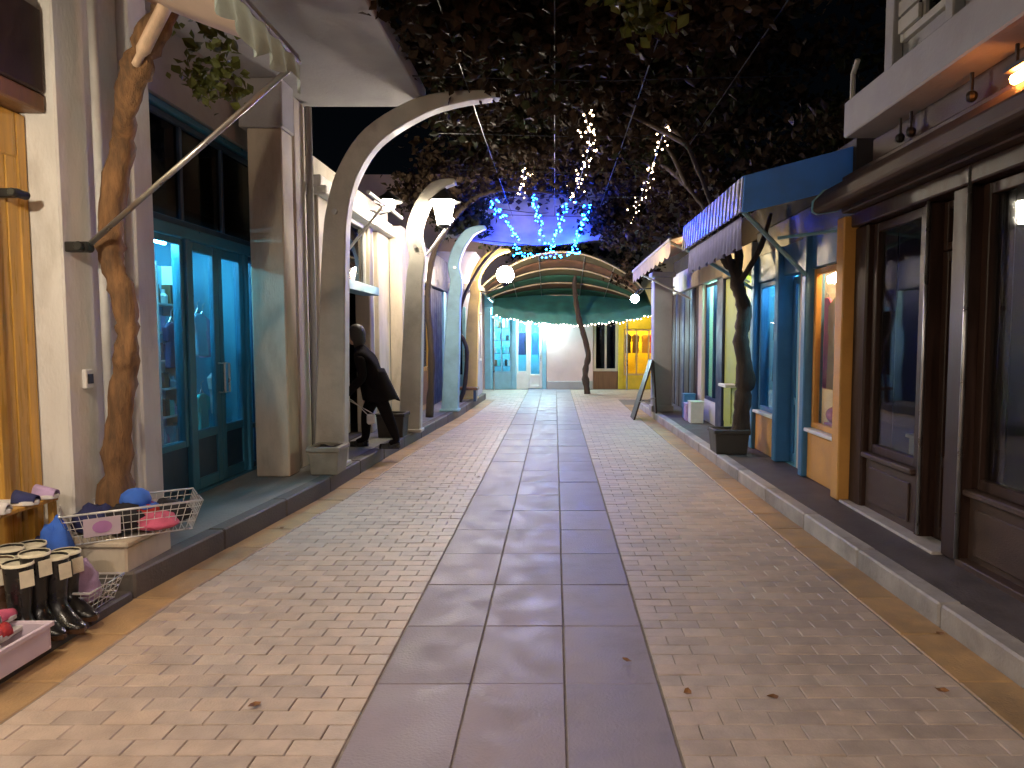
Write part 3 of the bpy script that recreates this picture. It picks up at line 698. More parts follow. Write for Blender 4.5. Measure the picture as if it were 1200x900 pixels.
# ================================================================== RIGHT SIDE
# --- dark brown shop
E1 = thing('dark_brown_shop', 'dark brown wooden shopfront with balcony slab above and unlit windows', 'shop', (3, 4, .125))
f = frR(2.60)
for a, b, d_ in ((5.70, 5.93, .02), (4.26, 4.44, .05), (4.80, 4.88, 0), (1.5, 1.68, .05), (-1.2, -1.02, .05)):
    m = MB(); fbox(m, f, a, b, -.25, d_, .125, 2.498); m.build('post', DWOOD, E1, bevel=.015)
m = MB(); m.tube([(2.545, 4.25, .16), (2.545, 4.25, 2.6)], .014, 8); m.tube([(2.59, 4.80, .16), (2.59, 4.80, 2.6)], .012, 8); m.build('metal_edge', METAL, E1, smooth=True)
m = MB(); fbox(m, f, -3.5, 5.93, -.3, .06, 2.50, 2.62); m.build('lintel', DWOOD, E1, bevel=.01)
for (a, b) in ((4.89, 5.69), (1.69, 4.255), (-1.01, 1.49)):
    m = MB(); fbox(m, f, a, b, -.1, -.02, .126, .56); rs = m.build('stall_riser', DWOODM, E1, bevel=.006)
    n = max(1, round((b - a) / .8)); w = (b - a) / n
    for k in range(n):
        m = MB(); fbox(m, f, a + k * w + .08, a + (k + 1) * w - .08, -.019, -.004, .2, .49); m.build('panel', DWOODM, rs, bevel=.006)
    m = MB(); fbox(m, f, a, b, -.12, .03, .565, .605); m.build('sill', DWOODM, E1, bevel=.008)
    window(E1, f, a + .002, b - .002, .61, 2.49, DWOOD, GLASS, -.03, cols=max(1, round((b - a) / 1.0)), fw=.07)
door(E1, f, 4.442, 4.798, .14, 2.15, DWOOD, GLASSD, DWOODM, -.10, kick=.55, sw=.07, hside=-1)
window(E1, f, 4.442, 4.798, 2.16, 2.49, DWOOD, GLASSD, -.1, fw=.05, name='transom_window')
m = MB(); fbox(m, f, 4.442, 5.93, -.1, .1, .10, .14); m.build('threshold', KERB, E1, bevel=.006)
m = MB(); fbox(m, f, -3.5, 4.26, -.1, .06, .10, .16); m.build('plinth', DWOODM, E1, bevel=.006)
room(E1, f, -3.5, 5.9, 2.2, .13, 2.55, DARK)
m = MB(); m.box(2.46, 2.62, -3.5, 5.95, 2.622, 2.93); m.build('fascia_board', DWOODM, E1, bevel=.01)
m = MB()
m.prism([(2.24, 2.655), (2.28, 2.63), (2.46, 2.66), (2.46, 2.86), (2.34, 2.83), (2.25, 2.74)], lambda q: (q[0], -3.5, q[1]), lambda q: (q[0], 6.02, q[1]))
cas = m.build('awning_cassette', DWOODM, E1, bevel=.01)
m = MB(); m.prism([(2.235, 2.65), (2.28, 2.625), (2.465, 2.655), (2.465, 2.87), (2.335, 2.84), (2.24, 2.745)], lambda q: (q[0], 6.022, q[1]), lambda q: (q[0], 6.04, q[1])); m.build('end_cap', LBLUE, cas)  # light blue colour stands in for bluish light on the end
m = MB(); m.box(2.56, 2.75, -3.5, 5.6, 2.935, 3.14); m.build('recess_wall', DWOODM, E1)
m = MB(); m.box(2.30, 5.6, -3.5, 5.56, 3.142, 3.42); m.build('balcony_slab', GREYP, E1, bevel=.012)
m = MB(); m.box(2.62, 6.0, -3.5, 5.5, 3.422, 7.4); m.build('upper_wall', GREYP, E1, bevel=.01)
m = MB(); m.box(2.54, 2.62, 5.28, 5.42, 3.422, 7.0); m.box(2.54, 2.62, 4.5, 4.6, 3.422, 7.0); m.build('pilaster', GREYP, E1, bevel=.01)
window(E1, frR(2.615), 4.62, 5.25, 3.75, 5.6, RIBC, GLASSD, .04, cols=2, name='upper_window')
for k in range(14):
    m = MB(); m.box(2.545, 2.572, 4.94, 5.22, 3.80 + k * .125, 3.90 + k * .125); m.build('shutter_slat', RIBC, E1)
m = MB(); m.tube([(2.34, 5.5, 3.43), (2.34, 5.5, 3.62), (2.34, 5.42, 3.70)], .02, 6); m.build('rail_stub', RIBC, E1)
for i, yy in enumerate((5.05, 4.9, 4.2, 3.8)):
    m = MB(); m.ball((2.50, yy, 3.0), .035, 8, 6); m.tube([(2.50, yy, 3.03), (2.50, yy, 3.14)], .01, 6)
    tag(m.build('spot_fitting', DMETAL), 'small unlit spot fitting under the balcony slab', 'lamp', 'unlit spot fittings under the balcony')
ol = thing('orange_lamp', 'glowing orange lamp under the balcony slab above the dark shopfront', 'lamp', (2.42, 3.62, 2.9))
p = atY(1198, 88, 3.62)
m = MB(); m.tube([(p.x, 3.3, p.z), (p.x, 3.68, p.z)], .028, 8); m.build('tube', glow('orange_light', (1, .28, .05), 190), ol)
m = MB(); m.box(p.x - .05, p.x + .05, 3.25, 3.7, p.z + .035, p.z + .06); m.tube([(p.x, 3.5, p.z + .05), (p.x, 3.5, 3.15)], .012, 6); m.build('reflector', DMETAL, ol)
# goods behind the dark windows
def pedestal(x, y, z, w, d, h, mtl, label):
    t = thing('display_stand', label, 'display stand', (x, y, z))
    m = MB(); m.box(x - d / 2, x + d / 2, y - w / 2, y + w / 2, z, z + h); m.build('body', mtl, t, bevel=.01)
    m = MB(); m.box(x - d / 2 - .02, x + d / 2 + .02, y - w / 2 - .02, y + w / 2 + .02, z + h, z + h + .03); m.build('top', mtl, t, bevel=.006); return t
pedestal(3.0, 5.05, .13, .3, .3, .95, WPAINT, 'pale display stand behind the unlit window beside the narrow door')
pedestal(3.1, 5.5, .13, .3, .3, .6, CREAM, 'lower cream display stand inside the unlit brown shop')

# --- ochre and blue shop with the blue awning
E2 = thing('ochre_shop', 'ochre shop with blue door frames under a blue awning', 'shop', (3, 7.5, .125))
f = frR(2.60)
m = MB(); m.box(2.49, 2.655, 5.945, 6.10, .125, 2.6); m.build('pilaster', ORANGE, E2, bevel=.01)
for (a, b) in ((6.102, 6.98), (7.98, 8.80)):
    m = MB(); fbox(m, f, a, b, -.15, .0, .125, .60); m.build('stall_riser', ORANGE, E2, bevel=.01)
    m = MB(); fbox(m, f, a, b, -.16, .04, .604, .64); m.build('sill', WPAINT, E2, bevel=.006)
    window(E2, f, a + .01, b - .01, .645, 2.25, BLUE if a > 7 else ORANGE, GLASS, -.03)
for (a, b) in ((6.985, 7.10), (7.84, 7.975), (8.805, 8.93)):
    m = MB(); fbox(m, f, a, b, -.15, .05, .125, 2.6); m.build('pilaster', BLUE, E2, bevel=.012)
m = MB(); fbox(m, f, 6.1, 8.93, -.15, -.01, 2.26, 2.6); m.build('fascia_board', BLUE, E2, bevel=.01)
door(E2, f, 7.105, 7.835, .14, 2.25, BLUE, GLASS, BLUE, -.12, kick=.7, hside=-1)
m = MB(); fbox(m, f, 6.0, 8.93, -3, -.0, 2.9, 3.28); m.build('roof', DARK, E2)
m = MB(); fbox(m, f, 6.0, 8.93, -.2, -.02, 2.602, 2.898); m.build('beam', DTEAL, E2)
room(E2, f, 6.1, 7.45, 1.5, .13, 2.5, INTW)
room(E2, f, 7.56, 8.86, 1.5, .13, 2.5, INTC)
tb = thing('shop_lamp', 'lit warm tube lamp in the window of the ochre shop', 'lamp', (3.1, 6.6, 2.4))
m = MB(); m.box(2.96, 3.02, 6.2, 7.1, 2.44, 2.48); m.build('housing', WPAINT, tb)
m = MB(); m.tube([(2.99, 6.22, 2.42), (2.99, 7.08, 2.42)], .018, 8); m.build('tube', glow('ochre_shop_light', (1, .60, .28), 260), tb)
tb = thing('shop_lamp', 'lit bluish tube lamp in the blue framed window of the ochre shop', 'lamp', (3.1, 8.2, 2.4))
m = MB(); m.box(2.9, 2.96, 7.7, 8.7, 2.44, 2.48); m.build('housing', WPAINT, tb)
m = MB(); m.tube([(2.93, 7.72, 2.42), (2.93, 8.68, 2.42)], .018, 8); m.build('tube', glow('blue_shop_light', (.25, .70, 1), 190), tb)
for u, mm in ((6.3, CLOTHW), (6.5, CLOTHP), (6.68, CLOTHL), (6.86, AWNC), (7.2, CLOTHP)):
    garment(2.80 + R.uniform(0, .06), u, 1.98, .42, .95, mm, 'garment hanging in the warm lit window of the ochre shop', 'garments in the warm window of the ochre shop')
for u, mm in ((8.1, CLOTHK), (8.35, CLOTHW), (8.6, CLOTHN), (7.75, CLOTHW)):
    garment(2.80 + R.uniform(0, .06), u, 1.9, .4, .9, mm, 'garment hanging in the blue lit window of the ochre shop', 'garments in the blue window of the ochre shop')
for k, (u, mm) in enumerate(((6.35, CLOTHL), (6.6, CLOTHN), (6.85, CLOTHP))):
    m = MB(); m.ball((2.84, u, .78), .1, 10, 8, (1, 1.1, .9)); m.box(2.76, 2.96, u - .1, u + .1, .645, .70)
    tag(m.build('handbag', mm, smooth=False), ['lilac', 'navy', 'pink'][k] + ' bag standing on the warm lit window sill of the ochre shop', 'bag')
m = MB(); m.prism([(2.60, 3.22), (1.66, 2.97), (1.64, 2.66), (1.70, 2.66), (2.60, 2.88)], lambda q: (q[0], 6.06, q[1]), lambda q: (q[0], 6.09, q[1]))
aw = m.build('awning', AWNB, E2, bevel=.004)
m = MB(); m.sheet(lambda u, v: (lerp(1.655, 2.6, u), lerp(6.09, 8.8, v), lerp(2.975, 3.225, u)), 6, 12, .02); m.build('awning_top', AWNB, aw)
for k in range(38):
    y0 = 6.095 + k * .0712
    m = MB(); m.prism([(1.63, 2.665), (1.655, 2.665), (1.675, 2.965), (1.65, 2.965)], lambda q: (q[0] - (.012 if k % 2 else 0), y0, q[1]), lambda q: (q[0] - (.012 if k % 2 else 0), y0 + .066, q[1])); m.build('fascia_rib', RIBS, aw)
m = MB(); m.sheet(lambda u, v: (1.70 + .02 * math.sin(u * 120) * v, lerp(6.3, 8.75, u), 2.66 - v * (.26 + .04 * abs(math.sin(u * 40)))), 160, 4); m.build('valance', VALN, aw)
m = MB(); m.tube([(1.68, 6.15, 2.67), (2.56, 7.02, 2.2)], .022, 6); m.build('awning_arm', LBLUE, aw)
m = MB(); m.tube([(1.68, 8.7, 2.67), (2.56, 8.9, 2.2)], .022, 6); m.build('awning_arm', LBLUE, aw)
m = MB(); m.tube([(2.0, 6.2, 2.45), (2.62, 6.12, 2.52)], .016, 6); m.build('awning_stay', LBLUE, aw)

# --- yellow-green shop, turquoise shop, dark shop
E3 = thing('yellow_green_shop', 'yellow-green painted shop behind the potted vine', 'shop', (3, 9.8, .125))
f = frR(2.60)
m = MB(); fbox(m, f, 9.42, 10.45, -.15, .0, .125, 2.45); m.build('wall', GREEN, E3, bevel=.01)
m = MB(); fbox(m, f, 8.935, 9.415, -.1, -.03, .125, .62); m.build('stall_riser', GREEN, E3)
window(E3, f, 8.94, 9.41, .625, 2.3, WPAINT, GLASS, -.02)
for u in (9.5, 9.98):
    m = MB(); fbox(m, f, u, u + .42, .002, .018, .3, .85); m.build('panel', GREEN, E3, bevel=.006)
m = MB(); fbox(m, f, 9.6, 10.0, .002, .2, .86, .9); m.build('ledge', WPAINT, E3, bevel=.006)
m = MB(); fbox(m, f, 8.935, 10.45, -.15, .05, 2.46, 2.8); m.build('fascia_board', CREAM, E3, bevel=.01)
m = MB(); fbox(m, f, 8.935, 16.0, -3, -.16, 2.91, 3.3); m.build('roof', DARK, E3)
room(E3, f, 8.93, 9.45, 1.0, .13, 2.4, INTW)
tb = thing('shop_lamp', 'lit white tube lamp in the narrow window of the yellow-green shop', 'lamp', (2.9, 9.15, 2.3))
m = MB(); m.tube([(2.9, 8.99, 2.3), (2.9, 9.36, 2.3)], .018, 8); m.build('tube', glow('green_shop_light', (.80, 1, .55), 130), tb)
m = MB(); m.box(2.87, 2.93, 8.97, 9.38, 2.32, 2.39); m.build('housing', WPAINT, tb)
E4 = thing('turquoise_shop', 'shop with bright turquoise lit opening and navy column', 'shop', (3, 11.3, .125))
m = MB(); fbox(m, f, 10.46, 10.85, -.2, .04, .125, 2.5); m.build('pillar', NAVY, E4, bevel=.01)
m = MB(); fbox(m, f, 12.0, 12.3, -.2, .02, .125, 2.5); m.build('pillar', CREAM, E4, bevel=.01)
m = MB(); fbox(m, f, 10.46, 12.3, -.2, .06, 2.502, 2.9); m.build('fascia_board', CREAM, E4, bevel=.01)
window(E4, f, 10.855, 11.995, .5, 2.49, NAVY, GLASS, -.04, cols=2)
m = MB(); fbox(m, f, 10.855, 11.995, -.12, -.03, .125, .497); m.build('stall_riser', WPAINT, E4)
room(E4, f, 10.8, 12.1, .9, .13, 2.6, TEALG)
tb = thing('shop_lamp', 'lit turquoise tube lamp inside the turquoise shop', 'lamp', (2.9, 11.4, 2.4))
m = MB(); m.tube([(2.88, 10.9, 2.45), (2.88, 11.95, 2.45)], .02, 8); m.build('tube', glow('turquoise_light', (.35, 1, .92), 230), tb)
m = MB(); m.box(2.85, 2.91, 10.88, 11.97, 2.475, 2.59); m.build('housing', WPAINT, tb)
for k, (x, y, w, h, mm) in enumerate(((2.40, 11.55, .22, .35, WPAINT), (2.38, 11.9, .2, .28, CLOTHL), (2.42, 12.25, .2, .42, BLUE))):
    t = thing('goods_box', ['white', 'lilac', 'blue'][k] + ' box of goods on the pavement before the turquoise shop', 'box', (x, y, .125))
    m = MB(); m.box(x - w / 2, x + w / 2, y - w / 2, y + w / 2, .125, .125 + h); m.build('body', mm, t, bevel=.008)
    m = MB(); m.box(x - w / 2 - .01, x + w / 2 + .01, y - w / 2 - .01, y + w / 2 + .01, .125 + h, .15 + h); m.build('lid', mm, t, bevel=.005)
E5 = thing('shuttered_dark_shop', 'dark shuttered shop between the turquoise opening and the grey post', 'shop', (3, 14, .125))
for k in range(12):
    m = MB(); u = 12.31 + k * .26; fbox(m, f, u, u + .252, -.1, -.02 - .01 * (k % 2), .125, 2.5); m.build('shutter_board', NAVY if k % 3 == 0 else DWOOD, E5, bevel=.006)
m = MB(); fbox(m, f, 12.31, 16, -.2, .05, 2.502, 2.9); m.build('fascia_board', CREAM, E5, bevel=.01)
m = MB(); fbox(m, f, 15.45, 16, -.2, .05, .125, 2.5); m.build('pillar', GREYP, E5, bevel=.01)
gp = thing('grey_post', 'thick grey square post standing on the right pavement', 'post', (2.12, 13.5, .125))
m = MB(); m.box(1.93, 2.30, 13.35, 13.7, .125, 2.75); m.build('shaft', GREYP, gp, bevel=.015)
m = MB(); m.box(1.88, 2.35, 13.30, 13.75, 2.752, 2.84); m.build('capital', GREYP, gp, bevel=.01)
m = MB(); m.box(1.90, 2.33, 13.32, 13.73, .12, .24); m.build('foot', GREYP, gp, bevel=.01)
# second awning beyond the blue one
ra = thing('rust_awning', 'rust and cream awning beyond the blue one, lit yellow at its end', 'awning', (2.1, 11, 2.6))
m = MB(); m.sheet(lambda u, v: (lerp(1.50, 2.55, u), lerp(8.95, 13.2, v), lerp(2.84, 3.3, u) - .05 * math.sin(u * 3.1)), 8, 24, .012); m.build('fabric', AWNR, ra)
m = MB(); m.sheet(lambda u, v: (1.50, lerp(8.95, 13.2, u), 2.86 - v * (.20 + .05 * abs(math.sin(u * 30)))), 120, 4); m.build('valance', AWNC, ra)
m = MB(); m.tube([(1.5, 8.95, 2.84), (1.5, 13.2, 2.84)], .022, 6); m.build('front_bar', WPAINT, ra)
for yy in (9.1, 13.0):
    m = MB(); m.tube([(1.5, yy, 2.83), (2.58, yy, 2.3)], .02, 6); m.build('awning_arm', WPAINT, ra)
ab = thing('assumed_awning_bulb', 'assumed bare warm bulb hanging under the rust awning', 'lamp', (1.95, 9.6, 2.6))  # assumed bulb, added behind the valance to make it glow yellow
m = MB(); m.ball((1.95, 9.6, 2.72), .04, 10, 8); m.build('bulb', glow('assumed_awning_bulb_light', (1, .74, .36), 420), ab, smooth=True)
m = MB(); m.tube([(1.95, 9.6, 2.76), (1.95, 9.6, 3.0)], .006, 5); m.build('cord', DMETAL, ab)
sl = thing('small_lamp', 'small bluish white lamp at the top of the grey post', 'lamp', (1.8, 15, 2.3))
p = atY(744, 350, 14.6)
m = MB(); m.ball(p, .09, 12, 8); m.build('globe', glow('small_lamp_light', (.65, .92, 1), 160), sl, smooth=True)
m = MB(); m.tube([(p.x, p.y, p.z + .08), (p.x + .1, p.y, p.z + .2), (2.6, p.y, p.z + .25)], .014, 6); m.build('arm', DMETAL, sl)
# folding board leaning at the post
fb = thing('folding_board', 'dark folding board leaning against the grey post', 'board', (1.75, 12.9, .125))
m = MB(); m.hexa([(1.50, 12.95, .0), (1.535, 12.95, .0), (1.535, 13.5, .0), (1.50, 13.5, .0)], [(1.86, 13.0, 1.15), (1.89, 13.0, 1.15), (1.89, 13.5, 1.15), (1.86, 13.5, 1.15)]); m.build('front_panel', DWOOD, fb, bevel=.006)
m = MB(); m.hexa([(1.93, 12.97, .125), (1.96, 12.97, .125), (1.96, 13.33, .125), (1.93, 13.33, .125)], [(1.87, 13.01, 1.13), (1.90, 13.01, 1.13), (1.90, 13.33, 1.13), (1.87, 13.33, 1.13)]); m.build('rear_panel', DWOOD, fb, bevel=.006)
m = MB(); m.tube([(1.62, 12.97, .35), (1.93, 12.99, .42)], .01, 5); m.build('stay', METAL, fb)

# ================================================================== FAR END
Z = thing('light_blue_far_shop', 'light blue shop with bright white lit door closing the street', 'shop', (-1.2, 21, 0))
f = frB(21.0)
for (a, b) in ((-2.15, -1.95), (-1.32, -1.18), (-.38, -.26)):
    m = MB(); fbox(m, f, a, b, -.2, .04, 0, 2.5); m.build('pilaster', LBLUE, Z, bevel=.01)
window(Z, f, -1.945, -1.325, .5, 2.3, LBLUE, GLASS, -.02, cols=2)
m = MB(); fbox(m, f, -1.945, -1.325, -.15, -.01, 0, .497); m.build('stall_riser', LBLUE, Z)
door(Z, f, -.82, -.385, .02, 2.2, WPAINT, GLASS, WPAINT, -.02, kick=.4)
window(Z, f, -1.175, -.825, .5, 2.3, WPAINT, GLASS, -.02)
m = MB(); fbox(m, f, -1.175, -.825, -.15, -.01, 0, .497); m.build('stall_riser', WPAINT, Z)
m = MB(); fbox(m, f, -2.15, -.26, -.2, .06, 2.502, 2.9); m.build('fascia_board', LBLUE, Z, bevel=.01)
m = MB(); fbox(m, f, -.82, -.385, -.1, -.0, 2.21, 2.5); m.build('transom', AWNC, Z)
m = MB(); fbox(m, f, -7, -.26, -4, -.21, 2.91, 6.5); fbox(m, f, -7, -2.16, -.2, 0, 0, 6.5); m.build('wall', PINK, Z)
room(Z, f, -2.1, -.3, 1.5, .02, 2.5, INTC)
tb = thing('shop_lamp', 'lit white tube lamp inside the light blue shop at the street end', 'lamp', (-1, 21.5, 2.3))
m = MB(); m.tube([(-1.9, 21.45, 2.38), (-.4, 21.45, 2.38)], .03, 8); m.build('tube', glow('far_shop_light', (.42, .88, 1), 420), tb)
m = MB(); m.box(-1.92, -.38, 21.42, 21.48, 2.41, 2.49); m.build('housing', WPAINT, tb)
for zz in (.7, 1.1, 1.5, 1.9):
    m = MB(); m.box(-1.93, -1.34, 21.5, 21.7, zz - .02, zz); tag(m.build('wall_shelf', DTEAL), 'shelf in the lit window of the light blue far shop', 'shelf', 'shelves in the far window')
    xx = -1.9
    while xx < -1.42:
        w = R.uniform(.05, .1); h = R.uniform(.12, .26); m = MB(); m.box(xx, xx + w, 21.53, 21.63, zz, zz + h)
        tag(m.build('shelf_good', R.choice(gm_)), 'boxed good on a shelf in the far light blue shop', 'goods', 'goods in the far light blue shop'); xx += w + R.uniform(.02, .05)
for xx, mm in ((-1.05, CLOTHN), (-.92, CLOTHK), (-.62, BLUE)):
    garment(xx, 21.6, 1.75, .26, .7, mm, 'garment hanging behind the white door of the far light blue shop', 'garments in the far light blue shop', ax='x')
for xx, mm in ((2.3, CLOTHK), (2.55, BWOOD), (2.85, ORANGE), (3.1, CLOTHR)):
    garment(xx, 21.55, 1.7, .24, .6, mm, 'garment hanging in the yellow lit far window', 'garments in the yellow far shop', ax='x')
ZL = thing('door_lamp', 'white lamp above the lit door of the light blue shop', 'lamp', (-.55, 20.6, 2.2))
m = MB(); m.ball((-.28, 20.85, 2.0), .11, 10, 8); m.build('globe', glow('door_lamp_light', (.62, .93, 1), 520), ZL, smooth=True)
m = MB(); m.tube([(-.28, 20.85, 2.1), (-.28, 20.95, 2.2)], .015, 6); m.build('arm', DMETAL, ZL)
ZP = thing('pink_far_house', 'pale pink plastered house wall beside the light blue shop', 'house', (.4, 21, 0))
m = MB(); m.box(-.25, 1.18, 20.98, 24, 0, 6.3); m.build('wall', PINK, ZP, bevel=.01)
m = MB(); m.box(-.24, 1.17, 20.94, 20.978, 0, .25); m.build('plinth', GREYP, ZP, bevel=.01)
ZD = thing('dark_window_house', 'house with dark window between the pink wall and the yellow shop', 'house', (1.6, 21, 0))
m = MB(); fbox(m, f, 1.19, 1.95, -.3, 0, 0, .55); m.build('stall_riser', BWOOD, ZD)
window(ZD, f, 1.19, 1.95, .555, 2.3, CREAM, GLASSD, -.02, cols=2, fw=.08)
m = MB(); fbox(m, f, 1.19, 8, -3, 0, 2.31, 6.4); m.build('wall', CREAM, ZD)
room(ZD, f, 1.22, 1.92, 1, .3, 2.3, DARK)
ZY = thing('yellow_far_shop', 'bright yellow lit shopfront at the far right corner of the street', 'shop', (2.5, 21, 0))
m = MB(); fbox(m, f, 1.96, 2.12, -.3, .03, 0, 2.305); fbox(m, f, 3.3, 3.5, -.3, .03, 0, 2.305); m.build('pilaster', YELLOW, ZY, bevel=.01)
m = MB(); fbox(m, f, 2.122, 3.298, -.3, .01, 0, .42); m.build('stall_riser', YELLOW, ZY)
m = MB(); fbox(m, f, 2.122, 3.298, -.3, .015, 1.85, 2.30); m.build('fascia_board', YELLOW, ZY, bevel=.01)
window(ZY, f, 2.124, 3.296, .425, 1.845, AWNC, GLASS, -.02, cols=3)
room(ZY, f, 2.0, 3.4, 1.2, .1, 2.25, YELLOW)
m = MB(); fbox(m, f, 3.502, 9, -.3, 0, 0, 2.305); m.build('side_wall', CREAM, ZY)
tb = thing('shop_lamp', 'lit yellow tube lamp inside the yellow corner shop', 'lamp', (2.6, 21.5, 2))
m = MB(); m.tube([(2.1, 21.5, 2.12), (3.2, 21.5, 2.12)], .03, 8); m.build('tube', glow('yellow_shop_light', (1, .80, .20), 110), tb)
m = MB(); m.box(2.1, 3.2, 21.47, 21.53, 2.15, 2.24); m.build('housing', WPAINT, tb)
yl = thing('flood_lamp', 'warm lamp under the green awning lighting the yellow shopfront', 'lamp', (2.4, 20.3, 2.4))
m = MB(); m.ball((2.45, 20.35, 2.35), .06, 10, 8); m.build('bulb', glow('flood_light', (1, .82, .3), 160), yl)
m = MB(); m.tube([(2.45, 20.35, 2.4), (2.45, 20.6, 2.6), (2.45, 20.98, 2.6)], .012, 5); m.build('arm', DMETAL, yl)
# green-blue awning hung across the far fronts with fairy lights on its edge
fa = thing('green_awning', 'sagging green and blue awning over the shop fronts at the street end', 'awning', (.4, 20, 2.3))
def ga(u, v):
    x = lerp(-1.75, 2.75, u); sag = 1 - (2 * u - 1) ** 2
    return (x, lerp(20.95, 19.5, v), lerp(3.05, 2.48, v) - .26 * sag * v + .02 * math.sin(u * 60) * v)
m = MB(); m.sheet(ga, 60, 8, .012); m.build('fabric', AWNT, fa, smooth=True)
m = MB(); m.sheet(lambda u, v: (lambda q: (q[0], 19.49, q[2] - v * .26 - .03 * abs(math.sin(u * 50)) * v))(ga(u, 1)), 90, 3); m.build('valance', AWNT, fa)
m = MB(); n_ = 46
for k in range(n_):
    q = ga(k / (n_ - 1), 1); m.ball((q[0], 19.46, q[2] - .29 + R.uniform(-.03, .03)), .016, 5, 4)
fl = thing('string_lights', 'string of pinkish white fairy lights along the edge of the green awning', 'string lights', (.4, 19.46, 2.2))
stuff(m.build('bulbs', glow('fairy_pink', (1, .75, .65), 26), fl))
m = MB(); m.tube([(ga(k / 20, 1)[0], 19.46, ga(k / 20, 1)[2] - .27) for k in range(21)], .004, 4); m.build('wire', DMETAL, fl)

# ================================================================== VINES
V1 = thing('vine', 'thick brown twisting vine with a pale pruned limb beside the white pillar', 'vine', (-2.86, 4.35, .335))
Yv = 4.34
key = [(133, 592), (138, 520), (147, 430), (150, 370), (133, 310), (131, 250), (143, 170), (150, 110), (168, 62), (196, 10), (230, -50)]
pts = [atY(a, b, Yv - .02 * i * (i > 6)) for i, (a, b) in enumerate(key)]
pts[0].z = .325
m = MB(); trunk(m, pts, [.105, .08, .07, .062, .07, .07, .062, .068, .08, .065, .06], 16, .38, 3, 9); m.build('trunk', BARK, V1, smooth=True)
m = MB(); a_ = atY(158, 78, 4.10); b_ = atY(203, -12, 4.04)
m.tube(catmull([a_, a_.lerp(b_, .15), a_.lerp(b_, .5), a_.lerp(b_, .85), b_], 4), [.012] + [.03] * 4 + [.05] * 8 + [.05] * 3 + [.03], 10, .6); m.build('pruned_limb', SAWN, V1, smooth=True)
m = MB(); last = pts[-1]
trunk(m, [pts[-2], last, last + Vector((.5, .2, .6)), last + Vector((1.2, .4, .75)), last + Vector((2.4, .8, .8)), last + Vector((3.6, 1.2, .75))], [.07, .06, .05, .04, .03, .02], 8, .2, 5)
trunk(m, [last + Vector((.5, .2, .6)), last + Vector((.9, 1.2, .8)), last + Vector((1.3, 2.6, .85)), last + Vector((2.2, 4, .8))], [.04, .03, .025, .015], 7, .2, 9)
m.build('branch', BARKD, V1, smooth=True)
leaves(clumps(30, 9, ((-2.45, -2.2), (4.6, 4.9), (3.2, 3.75)), .15), .06, 'leaf_cluster', LEAFG, V1)
leaves(clumps(180, 82, ((-1.25, 2.15), (2.6, 6.6), (4.2, 4.75)), .36), .09, 'crown', LEAFR, V1)
leaves(clumps(60, 60, ((-1.25, 2.15), (2.6, 6.6), (4.2, 4.7)), .34), .09, 'crown', LEAF, V1)
leaves(clumps(10, 50, ((.4, .9), (4.6, 6.0), (4.05, 4.3)), .25), .09, 'crown', LEAFG, V1)
planter('trough_planter', 1.98, 2.40, 8.35, 8.72, .125, .30, TERRD, 'dark planter box holding the bare vine on the right pavement')
V2 = thing('vine', 'dark gnarled bare vine growing from the planter before the ochre shop', 'vine', (2.2, 8.5, .40))
Yv = 8.52
key = [(868, 508), (870, 470), (874, 440), (868, 400), (872, 365), (864, 335), (860, 315), (845, 300), (830, 285)]
pts = [atY(a, b, Yv) for a, b in key]; pts[0].z = .36
m = MB(); trunk(m, pts, [.11, .10, .11, .085, .095, .075, .07, .05, .04], 12, .3, 17); m.build('trunk', BARKD, V2, smooth=True)
m = MB(); q = pts[5]
for k, (tgt, r) in enumerate((((2.05, 8.2, 3.3), .05), ((2.5, 8.0, 3.0), .04), ((1.7, 8.9, 3.5), .045), ((1.5, 7.9, 3.75), .04), ((2.35, 9.1, 2.9), .035))):
    t_ = Vector(tgt); mid = q.lerp(t_, .5) + Vector((R.uniform(-.1, .1), R.uniform(-.1, .1), R.uniform(-.05, .15)))
    trunk(m, [q, mid, t_], [r, r * .8, r * .55], 7, .25, k * 5)
for tgt in ((1.2, 8.4, 4.25), (.4, 8.0, 4.3), (1.5, 10.5, 4.3), (1.6, 12.5, 4.3)):
    trunk(m, [(1.7, 8.9, 3.5) if tgt[1] > 9 else (1.5, 7.9, 3.75), Vector(tgt) * .5 + Vector((.8, 4.4, 2.05)), tgt], [.035, .03, .015], 6, .2, tgt[0])
m.build('branch', BARKD, V2, smooth=True)
leaves(clumps(200, 82, ((-1.4, 2.3), (6.6, 11.4), (4.22, 4.85)), .38), .092, 'crown', LEAFR, V2)
leaves(clumps(60, 60, ((-1.4, 2.3), (6.6, 11.4), (4.22, 4.8)), .36), .092, 'crown', LEAF, V2)
leaves(clumps(70, 60, ((2.4, 4.4), (6.8, 13.0), (3.5, 5.2)), .45), .09, 'crown', LEAFR, V2)
leaves(clumps(40, 55, ((2.6, 4.6), (7.2, 14.0), (3.6, 5.6)), .45), .09, 'crown', LEAF, V2)
leaves(clumps(26, 45, ((1.6, 2.5), (9.0, 13.0), (3.35, 4.2)), .3), .10, 'crown', LEAFR, V2)
V3 = thing('vine', 'spreading leafy vine over the far half of the street above the fairy lights', 'vine', (-2.0, 12.0, .15))
m = MB(); trunk(m, [(-2.25, 12.2, .13), (-2.2, 12.2, 1.2), (-2.25, 12.2, 2.4), (-2.0, 12.3, 3.4), (-1.2, 12.6, 4.2), (.2, 13.2, 4.3)], [.07, .06, .05, .05, .04, .02], 9, .25, 31); m.build('trunk', BARKD, V3, smooth=True)
leaves(clumps(110, 66, ((-2.2, 2.2), (11.4, 13.7), (4.35, 5.0)), .4), .095, 'crown', LEAFR, V3)
